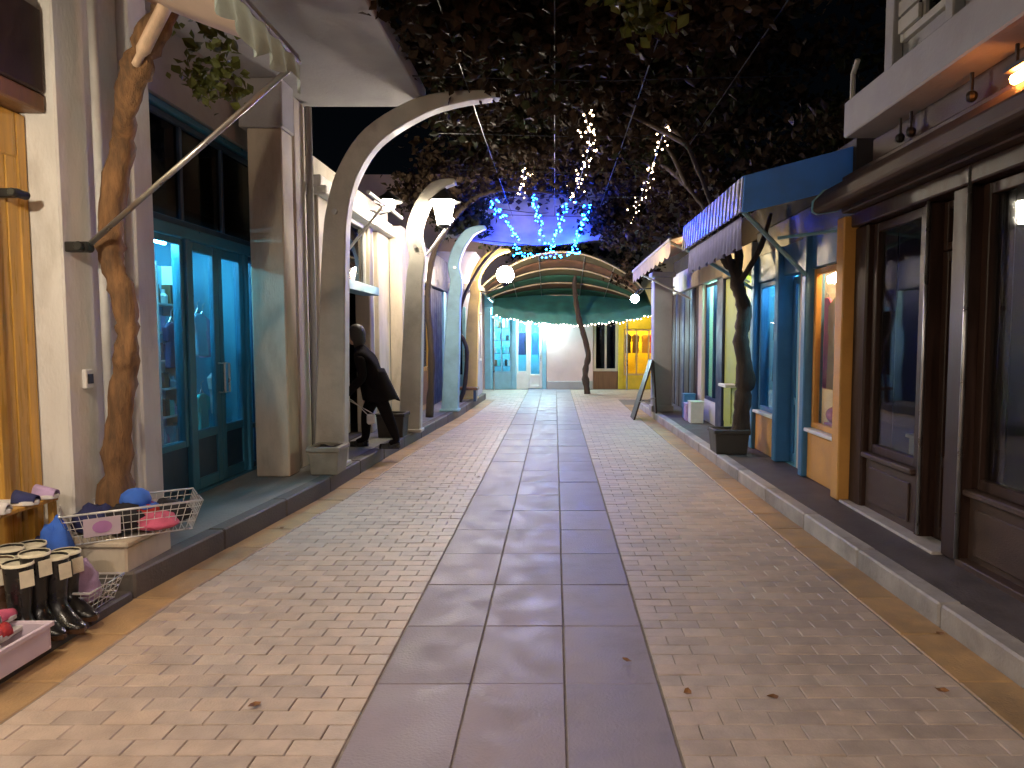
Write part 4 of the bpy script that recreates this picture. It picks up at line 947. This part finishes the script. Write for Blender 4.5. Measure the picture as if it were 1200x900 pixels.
leaves(clumps(70, 66, ((-2.0, 2.2), (16.4, 18), (4.1, 4.9)), .4), .095, 'crown', LEAF, V3)
leaves(clumps(40, 60, ((-2.8, -1.7), (11.6, 14.5), (3.95, 4.6)), .34), .09, 'crown', LEAFR, V3)
V4 = thing('vine', 'bare trunked vine against the pink far wall with a brownish green crown', 'vine', (.95, 20.3, 0))
m = MB(); trunk(m, [(.92, 19.2, -.02), (.86, 19.2, .6), (.94, 19.2, 1.1), (.80, 19.2, 1.7), (.66, 19.2, 2.2), (.55, 19.1, 3.0), (.6, 18.6, 3.5)], [.10, .08, .08, .075, .07, .05], 9, .3, 41); m.build('trunk', BARKD, V4, smooth=True)
leaves(clumps(34, 50, ((-1.2, 2.3), (17.2, 19.3), (3.75, 4.05)), .3), .10, 'crown', LEAF, V4)
leaves(clumps(14, 40, ((1.4, 2.4), (16.4, 18.0), (3.0, 3.7)), .25), .10, 'crown', LEAFR, V4)
# barrel vaulted fabric roof at the far end, and an added sheet standing in for the blue glow
bv = thing('barrel_canopy', 'brown and green barrel shaped fabric roof over the far end of the street', 'canopy', (.2, 18, 2.8))
def arc(u): return lerp(-1.85, 2.2, u), 2.80 + .92 * math.sin(math.pi * u) ** .8
for k in range(6):
    c0, c1 = k / 6, (k + 1) / 6
    m = MB(); m.sheet(lambda u, v: (arc(u)[0], lerp(17.0, 20.6, lerp(c0, c1, v)), 2.8 + (arc(u)[1] - 2.8) * (1 - .78 * lerp(c0, c1, v)) - .12 * lerp(c0, c1, v) - .03 * math.sin(math.pi * v)), 36, 4, .008); m.build('fabric_panel', [OLIVE, BROWNC, OLIVE, GREENC, BROWNC, GREENC][k], bv, smooth=True)
for k in range(4):
    q = k / 3.0; m = MB(); m.tube([(arc(i / 24)[0], 17.0 + 3.6 * q, 2.8 + (arc(i / 24)[1] - 2.8) * (1 - .78 * q) - .12 * q - .035) for i in range(25)], .022, 6); m.build('hoop', AWNC, bv, smooth=True)
for u in (.0, .18, .36, .64, .82, 1):
    m = MB(); x, z = arc(u); m.tube([(x, 17.0, z - .05), (x, 20.6, 2.8 + (z - 2.8) * .22 - .17)], .012, 5); m.build('purlin', METAL, bv)
for x in (-1.83, 2.18):
    for yy in (20.55,):
        m = MB(); m.tube([(x, yy, -.01), (x, yy, 2.8)], .025, 8); m.build('post', METAL, bv)
leaves(clumps(30, 60, ((-2.3, -1.5), (13.7, 14.4), (3.75, 4.5)), .3), .09, 'crown', LEAF, V3)
leaves(clumps(36, 60, ((.8, 1.9), (13.7, 14.6), (3.5, 4.6)), .32), .09, 'crown', LEAFR, V3)
ts = thing('glow_sheet', 'pale plastic sheet added under the vine as the glow behind the blue fairy lights', 'sheet', (-.3, 14.6, 3.5))
m = MB(); m.sheet(lambda u, v: (lerp(-2.2, 1.35, u) + .18 * math.sin(v * 7 + 1) * (2 * u - 1), lerp(13.95, 15.9, v) - .15 * math.sin(u * 11) * (1 - v), lerp(3.58, 5.25, v) - .14 * math.sin(math.pi * u) * (1 - .5 * v) + .02 * math.sin(u * 17 + v * 5) - .05 * math.sin(math.pi * v)), 40, 24, .004); m.build('sheet', SHEET, ts, smooth=True)
for v_ in (0, .5, 1):
    m = MB(); yy = lerp(13.95, 15.9, v_) ; zz = lerp(3.58, 5.25, v_) ; m.tube([(-2.1, yy - .02, zz + .02), (-.35, yy - .02, zz - .14 * (1 - .5 * v_) - .05 * math.sin(math.pi * v_) - .02), (2.5, yy - .02, zz + .03)], .008, 5); m.build('wire', DMETAL, ts)
# trellis wires
tw = thing('trellis_wires', 'thin trellis wires strung over the street under the vine leaves', 'wires', (.3, 9, 4.1))
for k in range(8):
    yy = 3.2 + k * 1.9; m = MB(); m.tube([(-1.5, yy, 4.17), (.4, yy, 4.12), (2.45, yy, 4.17)], .006, 5); m.build('wire', DMETAL, tw)
for x in (-.9, 0, .9, 1.8):
    m = MB(); m.tube([(x, 2, 4.185), (x, 9, 4.13), (x, 17, 4.185)], .006, 5); m.build('wire', DMETAL, tw)

# ================================================================== STRING LIGHTS
def strand(pts, n, e, label, r=.014, jit=.05, group=None):
    t = thing('string_lights', label, 'string lights', pts[-1], group)
    ps = catmull(pts, 8); m = MB(); m.tube(ps, .004, 4); m.build('wire', DMETAL, t)
    m = MB()
    for k in range(n):
        q = ps[int(k / n * (len(ps) - 1))].lerp(ps[min(len(ps) - 1, int(k / n * (len(ps) - 1)) + 1)], R.random())
        m.ball(q + Vector((R.gauss(0, jit), R.gauss(0, jit), R.gauss(0, jit) - .02)), r * R.uniform(.7, 1.25), 4, 3)
    stuff(m.build('bulbs', e, t)); return t
EB = glow('fairy_blue', (.0022, .05, 1), 420); EW = glow('fairy_warm', (1, .72, .45), 14)
BP = [[(576, 238), (588, 250), (600, 270), (606, 294)], [(622, 226), (630, 245), (634, 268), (641, 292)], [(669, 230), (660, 250), (652, 272), (645, 293)], [(690, 240), (684, 255), (678, 272), (674, 292)], [(606, 296), (626, 298), (660, 298), (678, 294)]]
for i, b in enumerate(BP):
    strand([atY(x, y, 13.5 + .1 * i) for x, y in b], 38, EB, 'blue fairy lights hanging under the vine in the middle of the street', .014, .04, 'hanging strands of blue fairy lights')
def ceilpt(px, py, z):
    d = ray(px, py); t = (z - CAM_H) / d.z; return Vector((0, 0, CAM_H)) + d * t
strand([ceilpt(614, 196, 4.12), ceilpt(613, 215, 4.08), ceilpt(608, 231, 4.12)], 22, EW, 'short strand of warm white fairy lights above the blue ones, left one', .012, .05)
strand([ceilpt(686, 135, 4.05), ceilpt(691, 165, 4.1), ceilpt(683, 200, 4.08), ceilpt(670, 234, 4.1)], 60, EW, 'long strand of warm white fairy lights along the vine over the central slabs', .012, .06)
strand([ceilpt(780, 147, 4.05), ceilpt(766, 190, 4.1), ceilpt(752, 228, 4.1), ceilpt(740, 258, 4.12)], 58, EW, 'strand of warm white fairy lights running above the rust awning', .012, .06)

# assumed hooded lamps, unseen behind the viewer, added to light the near ground
def assumed_hood_lamp(x, y, z, wx, label, e):
    t = thing('assumed_street_lamp', label, 'lamp', (x, y, z))
    m = MB(); m.lathe((x, y, z), [(.30, 0), (.29, .02), (.12, .15), (.05, .20), (.03, .28)], 20, cap=False); m.build('hood', DMETAL, t, smooth=True)
    m = MB(); m.ball((x, y, z + .07), .055, 12, 8); m.build('bulb', e, t, smooth=True)
    m = MB(); m.tube(catmull([(x, y, z + .26), (x, y, z + .36), (lerp(x, wx, .3), y, z + .45), (wx, y, z + .45)], 5), .018, 8); m.build('bracket', DMETAL, t)
    return t
NL = glow('assumed_lamp_light', (1, .83, .70), 1900)
assumed_hood_lamp(-1.55, -1.2, 3.0, -3.02, 'assumed hooded iron street lamp, out of view, on the wall above the shoe shop', NL)  # unseen lamp, assumed from the bright foreground
assumed_hood_lamp(1.0, -1.2, 3.0, 2.62, 'assumed hooded iron street lamp, out of view, on the wall above the dark brown shop', glow('assumed_lamp_light_dim', (1, .83, .70), 1250))  # second assumed lamp, also unseen, set dimmer
sb = thing('assumed_bulb', 'assumed bare warm bulb, out of view, hanging over the shoes before the shoe shop', 'lamp', (-2.55, 2.35, 2.5))  # assumed bulb out of view, added to light goods and white pillar
m = MB(); m.ball((-2.55, 2.35, 2.55), .04, 10, 8); m.build('bulb', glow('assumed_bulb_light', (1, .86, .66), 1300), sb, smooth=True)
m = MB(); m.tube([(-2.55, 2.35, 2.59), (-2.55, 2.35, 3.55)], .006, 5); m.build('cord', DMETAL, sb)

# ================================================================== GOODS OF THE SHOE SHOP
def basket(x, y, z, L_, w, h, ang, label, tagc=True, flare=.05):
    t = thing('wire_basket', label, 'basket', (x, y, z)); Rm = Matrix.Rotation(ang, 3, 'Z')
    def P(a, b, c): q = Rm @ Vector((a, b, 0)); return (x + q.x, y + q.y, z + c)
    def C(k, zz):
        f_ = zz / h * flare; return [(-L_ / 2 - f_, -w / 2 - f_), (L_ / 2 + f_, -w / 2 - f_), (L_ / 2 + f_, w / 2 + f_), (-L_ / 2 - f_, w / 2 + f_)][k % 4]
    m = MB()
    for zz, r in ((h, .007), (.004, .005)): m.tube([P(*C(k, zz), zz) for k in (0, 1, 2, 3, 0)], r, 6)
    m.build('rim', WMETAL, t, smooth=True)
    m = MB()
    for zz in (h * .3, h * .55, h * .8): m.tube([P(*C(k, zz), zz) for k in (0, 1, 2, 3, 0)], .0025, 4)
    for k in range(4):
        n = int((L_ if k % 2 == 0 else w) / .035)
        for i in range(n + 1):
            a0, b0 = C(k, 0), C(k + 1, 0); a1, b1 = C(k, h), C(k + 1, h); s_ = i / n
            m.tube([P(lerp(a0[0], b0[0], s_), lerp(a0[1], b0[1], s_), .004), P(lerp(a1[0], b1[0], s_), lerp(a1[1], b1[1], s_), h)], .0025, 4)
    n = int(L_ / .04)
    for i in range(n + 1): a = -L_ / 2 + L_ * i / n; m.tube([P(a, -w / 2, .004), P(a, w / 2, .004)], .0025, 4)
    stuff(m.build('wires', WMETAL, t))
    if tagc:
        k = MB(); a0, a1 = -L_ * .42, -L_ * .12; fb_, ft_ = flare * .25 + .005, flare * .85 + .005
        k.hexa([P(a0, -w / 2 - fb_, h * .22), P(a1, -w / 2 - fb_, h * .22), P(a1, -w / 2 - ft_, h * .84), P(a0, -w / 2 - ft_, h * .84)],
               [P(a0, -w / 2 - fb_ - .004, h * .22), P(a1, -w / 2 - fb_ - .004, h * .22), P(a1, -w / 2 - ft_ - .004, h * .84), P(a0, -w / 2 - ft_ - .004, h * .84)]); cd = k.build('price_card', PAPER, t)
        k = MB(); am = (a0 + a1) / 2; n = 14
        rg = [P(am + .05 * math.cos(i * 2 * math.pi / n), -w / 2 - lerp(fb_, ft_, (.5 + .34 * math.sin(i * 2 * math.pi / n) - .0)) - .0065, h * (.53 + .21 * math.sin(i * 2 * math.pi / n))) for i in range(n)]
        k.add(rg, [tuple(range(n))]); k.build('price_spot', SPOT, cd)
    return t, P
def lump(x, y, z, sx, sy, sz, mtl, label, name='folded_garment', cat='garment', seed=0, group=None):
    m = MB(); m.ball((0, 0, 0), 1, 20, 14)
    for i, v in enumerate(m.v):
        v = Vector(v); d = 1 + .28 * noise.noise(v * 2.2 + Vector((seed, 0, 0))) + .13 * noise.noise(v * 6 + Vector((0, seed, 0)))
        v = v * d; v.z = max(v.z, -.6); m.v[i] = (x + v.x * sx, y + v.y * sy, z + (v.z + .6) * sz)
    return tag(m.build(name, mtl, smooth=True), label, cat, group)
b1, P1 = basket(-2.66, 4.24, .337, .62, .30, .19, .62, 'white wire basket of clothes on the step before the white pillar', True, .06)
def at1(a, b, c): return P1(a, b, c)
for i, (a, b, sx, sz, mm, lab) in enumerate(((-.2, .05, .13, .10, CLOTHN, 'navy garment heaped in the upper wire basket'), (-.05, -.04, .12, .10, CLOTHK, 'black garment heaped in the upper wire basket'),
        (.05, .0, .12, .09, CLOTHR, 'red garment in the middle of the upper wire basket'), (.20, .02, .13, .09, CLOTHK, 'black garment at the street end of the upper wire basket'), (.12, -.1, .12, .06, CLOTHP, 'pink garment along the front of the upper wire basket'))):
    q = at1(a, b, .03); lump(q[0], q[1], q[2], sx, .10, sz, mm, lab, seed=i * 3.1)
# bright blue cap on top
q = at1(.02, .03, .165); cp = thing('cap', 'bright blue cap on top of the clothes in the upper wire basket', 'cap', q)
m = MB(); m.lathe(q, [(.085, 0), (.09, .03), (.078, .07), (.045, .095), (.004, .105)], 16); m.build('crown', CLOTHB, cp, smooth=True)
m = MB(); m.sheet(lambda u, v: (q[0] + .05 + .08 * v - .03 * (2 * u - 1) ** 2, q[1] + (u - .5) * .16, q[2] + .004 - .015 * v * v), 8, 4, .006); m.build('peak', CLOTHB, cp, smooth=True)
b2, P2 = basket(-2.72, 3.74, .052, .34, .24, .13, .05, 'small wire basket of pink and blue clothes below the step', False, .04)
for i, (a, b, mm, lab) in enumerate(((-.1, .0, LBLUE, 'light blue garment in the lower wire basket'), (0, .03, CLOTHP, 'pink garment in the lower wire basket'), (.08, -.02, CLOTHL, 'lilac garment in the lower wire basket'), (-.02, -.05, CLOTHN, 'navy garment in the lower wire basket'))):
    q = P2(a, b, .03); lump(q[0], q[1], q[2], .085, .09, .15, mm, lab, seed=20 + i * 2.3)
m = MB(); 
cr = thing('red_crate', 'pale crate of pink and red slippers at the kerb below the boots', 'crate', (-2.62, 2.98, .05))
x0, x1, y0, y1, z0, h = -2.80, -2.44, 2.86, 3.22, .052, .13
m.box(x0, x1, y0, y0 + .012, z0, z0 + h); m.box(x0, x1, y1 - .012, y1, z0, z0 + h); m.box(x0, x0 + .012, y0 + .012, y1 - .012, z0, z0 + h - .001); m.box(x1 - .012, x1, y0 + .012, y1 - .012, z0, z0 + h - .001); m.box(x0 + .012, x1 - .012, y0 + .012, y1 - .012, z0, z0 + .01); m.build('tray', PAPER, cr, bevel=.003)
m = MB(); e = .012; zz = z0 + h
m.box(x0 - e, x1 + e, y0 - e, y0, zz - .02, zz + .004); m.box(x0 - e, x1 + e, y1, y1 + e, zz - .02, zz + .004); m.box(x0 - e, x0, y0, y1, zz - .02, zz + .003); m.box(x1, x1 + e, y0, y1, zz - .02, zz + .003); m.build('rim', PAPER, cr, bevel=.003)
def slipper(x, y, z, ang, L_, mtl, mt2, label, group):
    t = thing('slipper', label, 'slipper', (x, y, z), group); c, s_ = math.cos(ang), math.sin(ang)
    def T(a, b, cc): return (x + c * a - s_ * b, y + s_ * a + c * b, z + cc)
    out = [(-.5, -.12), (-.45, -.16), (-.1, -.13), (.25, -.19), (.45, -.13), (.5, 0), (.44, .13), (.22, .18), (-.1, .14), (-.45, .15), (-.5, .1)]
    m = MB(); m.prism(out, lambda p: T(p[0] * L_, p[1] * L_, 0), lambda p: T(p[0] * L_, p[1] * L_, .025)); m.build('sole', mt2, t, bevel=.004)
    m = MB(); m.sheet(lambda u, v: T(L_ * lerp(.0, .47, v), L_ * .185 * (1 - .35 * v * v) * math.cos(math.pi * u), .022 + math.sin(math.pi * u) * L_ * lerp(.26, .12, v)), 12, 6, .006); m.build('upper', mtl, t, smooth=True)
    return t
for i in range(9):
    slipper(lerp(x0 + .1, x1 - .1, R.random()), lerp(y0 + .08, y1 - .08, R.random()), z0 + .04 + .018 * i, R.uniform(0, 6), .2, [CLOTHP, CLOTHR][i % 2], CLOTHW, ['pink', 'red'][i % 2] + ' slipper heaped in the crate at the kerb', ['pink', 'red'][i % 2] + ' slippers in the crate')
def boot(x, y, z, ang, h, mtl, label, group, lin=True):
    t = thing('rubber_boot', label, 'boot', (x, y, z), group); c, s_ = math.cos(ang), math.sin(ang)
    def T(a, b, cc): return (x + c * a - s_ * b, y + s_ * a + c * b, z + cc)
    def ring(cx, cz, rx, ry, tilt=0, n=14):
        return [T(cx + rx * math.cos(k * 2 * math.pi / n), ry * math.sin(k * 2 * math.pi / n), cz + tilt * math.cos(k * 2 * math.pi / n)) for k in range(n)]
    n = 14; rg = [ring(-.02, h, .070, .060), ring(-.02, h * .97, .073, .062), ring(-.02, h * .75, .068, .056), ring(-.022, h * .5, .058, .05), ring(-.02, h * .33, .053, .045, .01), ring(-.005, .115, .065, .046, -.02), ring(.03, .075, .10, .05, -.03), ring(.05, .045, .125, .052, -.012), ring(.052, .02, .128, .053), ring(.052, .018, .11, .04)]
    m = MB(); vs = [v for r in rg for v in r]; fs = [(i * n + k, i * n + (k + 1) % n, (i + 1) * n + (k + 1) % n, (i + 1) * n + k) for i in range(len(rg) - 1) for k in range(n)]
    m.add(vs, fs); m.build('upper', mtl, t, smooth=True)
    m = MB(); r0 = ring(.052, 0, .128, .052); r1 = ring(.052, .024, .133, .056)
    m.add(r0 + r1, [tuple(range(n))[::-1], tuple(range(n, 2 * n))] + [(k, (k + 1) % n, n + (k + 1) % n, n + k) for k in range(n)]); m.build('sole', RUBBERB, t)
    m = MB(); r0 = ring(-.02, h - .035, .067, .057); r1 = ring(-.02, h + .004, .075, .064); r2 = ring(-.02, h - .012, .076, .065) ; r3 = ring(-.02, h * .6, .05, .045)
    m.add(r3 + r1 + r2, [tuple(range(n))[::-1]] + [(k, (k + 1) % n, n + (k + 1) % n, n + k) for k in range(n)] + [(n + k, n + (k + 1) % n, 2 * n + (k + 1) % n, 2 * n + k) for k in range(n)]); m.build('lining', LINING if lin else RUBBER, t, smooth=True)
    if lin:
        q = [T(.058, -.03, h - .03), T(.058, .03, h - .03), T(.064, .03, h - .11), T(.064, -.03, h - .11)]
        m = MB(); m.hexa(q, [Vector(v) + Vector((c * .004, s_ * .004, 0)) for v in q]); m.build('price_tag', LINING, t)
    return t
BG = 'rubber boots before the shoe shop'; BLb = 'tall black rubber boot with cream lining and price tag on the low pavement'
for i, (px, py, a, hh, mm) in enumerate(((28, 752, -.5, .40, RUBBER), (48, 742, -.4, .42, RUBBER), (70, 735, -.35, .38, RUBBER), (84, 722, -.3, .36, RUBBER), (5, 742, -.6, .38, RUBBERB), (18, 728, -.5, .40, RUBBER), (44, 716, -.4, .38, RUBBER))):
    d = ray(px, py); q = Vector((0, 0, CAM_H)) + d * ((.052 - CAM_H) / d.z)
    if mm == RUBBERB: boot(q.x, q.y, .05, a, hh, mm, 'brown rubber boot with cream lining among the black boots', BG)
    else: boot(q.x, q.y, .05, a, hh, mm, BLb, BG)
ds = thing('display_rack', 'wooden display rack of shoes against the yellow door frame', 'rack', (-3.0, 3.75, .05))
m = MB(); m.box(-3.10, -2.93, 3.3, 3.98, .60, .625); m.build('shelf', YWOOD, ds, bevel=.004)
m = MB(); m.box(-3.10, -2.9, 3.3, 3.98, .30, .325); m.build('shelf', YWOOD, ds, bevel=.004)
for yy in (3.31, 3.94):
    m = MB(); m.box(-3.09, -3.05, yy, yy + .03, .05, .599); m.box(-2.97, -2.935, yy, yy + .03, .05, .599); m.build('leg', YWOOD, ds, bevel=.003)
for i, (yy, mm) in enumerate(((3.75, CLOTHN), (3.9, CLOTHL), (3.55, CLOTHW))):
    slipper(-3.0, yy, .627, .1, .24, mm, CLOTHW, ['navy', 'lilac', 'white'][i] + ' canvas shoe on the upper shelf of the shoe rack', 'shoes on the display rack')
for i, (yy, mm) in enumerate(((3.72, CLOTHK), (3.88, CLOTHN), (3.55, CLOTHK))):
    slipper(-2.99, yy, .327, .1, .25, mm, RUBBER, 'dark shoe on the lower shelf of the shoe rack', 'dark shoes on the display rack')
lump(-2.88, 3.86, .05, .10, .08, .28, CLOTHB, 'blue garment bundle between the boots and the step', seed=77)

# ================================================================== PERSON walking into the cream shop
PB = Vector((-2.27, 8.75, .15))
person = thing('person', 'person in dark coat and trousers leaning forward, striding towards the cream shop', 'person', PB)
def skin(name, V, Eg, rad, mtl, root, sub=2):
    me = bpy.data.meshes.new(name); me.from_pydata(V, Eg, []); me.materials.append(mtl)
    o = bpy.data.objects.new(name, me); COL.objects.link(o); o.parent = person
    md = o.modifiers.new('skin', 'SKIN'); md.use_smooth_shade = True
    for i, r in enumerate(rad):
        sv = me.skin_vertices[0].data[i]; sv.radius = r if hasattr(r, '__len__') else (r, r); sv.use_root = (i == root)
    s = o.modifiers.new('sub', 'SUBSURF'); s.levels = sub; s.render_levels = sub
    return o
# local axes: -x = walking direction (towards the shop), z up
V = [(0, 0, .78), (-.07, 0, .98), (-.17, .0, 1.18), (-.22, 0, 1.27),          # pelvis, waist, chest, neck base
     (-.18, -.19, 1.18), (-.12, -.25, .92), (-.30, -.22, .74), (-.37, -.20, .68),   # near arm
     (-.18, .19, 1.18), (-.06, .25, .93), (-.16, .24, .70), (-.20, .24, .63),       # far arm
     (.02, -.10, .72), (.14, -.10, .43), (.26, -.10, .10), (.15, -.10, .05),         # near (rear) leg, foot
     (-.03, .10, .72), (-.18, .10, .45), (-.20, .10, .09), (-.33, .10, .045),        # far (front) leg
     (-.25, 0, 1.33)]
Eg = [(0, 1), (1, 2), (2, 3), (2, 4), (4, 5), (5, 6), (6, 7), (2, 8), (8, 9), (9, 10), (10, 11), (0, 12), (12, 13), (13, 14), (14, 15), (0, 16), (16, 17), (17, 18), (18, 19), (3, 20)]
rad = [(.16, .15), (.16, .14), (.17, .14), (.085, .085), .075, .065, .05, .04, .075, .065, .05, .04, .105, .08, .055, .045, .105, .08, .055, .045, .06]
skin('body', V, Eg, rad, COAT, 0)
m = MB(); hc = PB + Vector((-.285, 0, 1.44))
m.ball(hc, .095, 18, 14, (1.05, .84, 1.25))
for i, v in enumerate(m.v):
    v = Vector(v) - hc
    if v.x < -.06 and abs(v.y) < .03 and -.035 < v.z < .02: v.x -= .022      # nose
    if v.x < -.05 and .01 < v.z < .035 and .02 < abs(v.y) < .05: v.x += .008  # eye sockets
    if v.z < -.07: v.x -= .012                                               # chin
    m.v[i] = tuple(v + hc)
for s_ in (-1, 1): m.ball(hc + Vector((.01, s_ * .082, -.01)), .026, 8, 6, (.7, .4, 1))
m.build('head', SKIN, person, smooth=True)
m = MB()
m.ball(hc + Vector((.025, 0, .02)), .112, 18, 14, (1.0, .92, 1.18))
m.v = [tuple(v) for v in m.v]
for i, v in enumerate(m.v):
    d = Vector(v) - hc
    if d.x < -.045 and d.z < .07: d.x = -.045 + (d.x + .045) * .1
    if d.z < -.02 and d.x > 0: d.x *= 1.1; d.z *= 1.6
    m.v[i] = tuple(d + hc)
m.build('hair', HAIR, person, smooth=True)
for sy, (wx, wy, wz), up in ((-1, V[7], V[6]), (1, V[11], V[10])):
    w = Vector((wx, wy, wz)); d = (w - Vector(up)).normalized(); sd = Vector((0, 1, 0)); th = d.cross(sd)
    hv = [w, w + d * .05, w + d * .085]; he = [(0, 1), (1, 2)]; hr = [(.026, .03), (.022, .038), (.016, .036)]
    for k, ln in enumerate((.062, .072, .066, .052)):
        b0 = w + d * .08 + sd * (.027 - .018 * k); i = len(hv)
        hv += [b0, b0 + d * ln * .55 + th * .008, b0 + d * ln * .9 + th * .028]; he += [(2, i), (i, i + 1), (i + 1, i + 2)]; hr += [.0085, .008, .007]
    i = len(hv); hv += [w + d * .035 + sd * .036, w + d * .065 + sd * .05 + th * .015, w + d * .09 + sd * .048 + th * .028]; he += [(1, i), (i, i + 1), (i + 1, i + 2)]; hr += [.011, .0095, .008]
    skin('hand', [tuple(v) for v in hv], he, hr, SKIN, 0, 1)
for k, (px_, py_) in enumerate(((.245, -.10), (-.215, .10))):
    m = MB(); c = PB + Vector((px_ - .05, py_, 0)); lift = .0
    m.prism([(-.17, -.03), (-.15, -.05), (0, -.045), (.10, -.04), (.11, 0), (.10, .04), (0, .045), (-.15, .05), (-.17, .03)], lambda p: (c.x + p[0], c.y + p[1], c.z + lift), lambda p: (c.x + p[0] * .93, c.y + p[1] * .9, c.z + .065 + lift + .04 * max(0, p[0] * 6)))
    m.build('shoe', RUBBER, person, bevel=.012)
m = MB()
def hem(u, v):
    a = u * 2 * math.pi; r = lerp(.165, .225, v); z = lerp(1.02, .62, v) - .02 * math.sin(a * 3) * v
    return (PB.x - .09 + .13 * v + math.cos(a) * r * 1.05, PB.y + math.sin(a) * r * (.95 + .06 * math.sin(a * 5) * v), PB.z + z)
m.sheet(hem, 28, 8, .008); m.build('coat_skirt', COAT, person, smooth=True)
hb = thing('leg_gap_bag', 'small pale bag added for the light gap between the legs of the walking person', 'bag', PB + Vector((.05, -.02, .4)))  # added bag stands in for the light between the legs
c = PB + Vector((-.02, -.25, .33))
m = MB(); m.box(c.x - .06, c.x + .05, c.y - .03, c.y + .03, c.z, c.z + .13); m.build('body', CLOTHW, hb, bevel=.02)
m = MB(); m.tube(catmull([c + Vector((-.05, 0, .12)), c + Vector((-.25, .02, .30)), c + Vector((-.36, .04, .33)), c + Vector((-.2, .03, .25)), c + Vector((.04, 0, .12))], 4), .006, 5); m.build('strap', CLOTHW, hb)
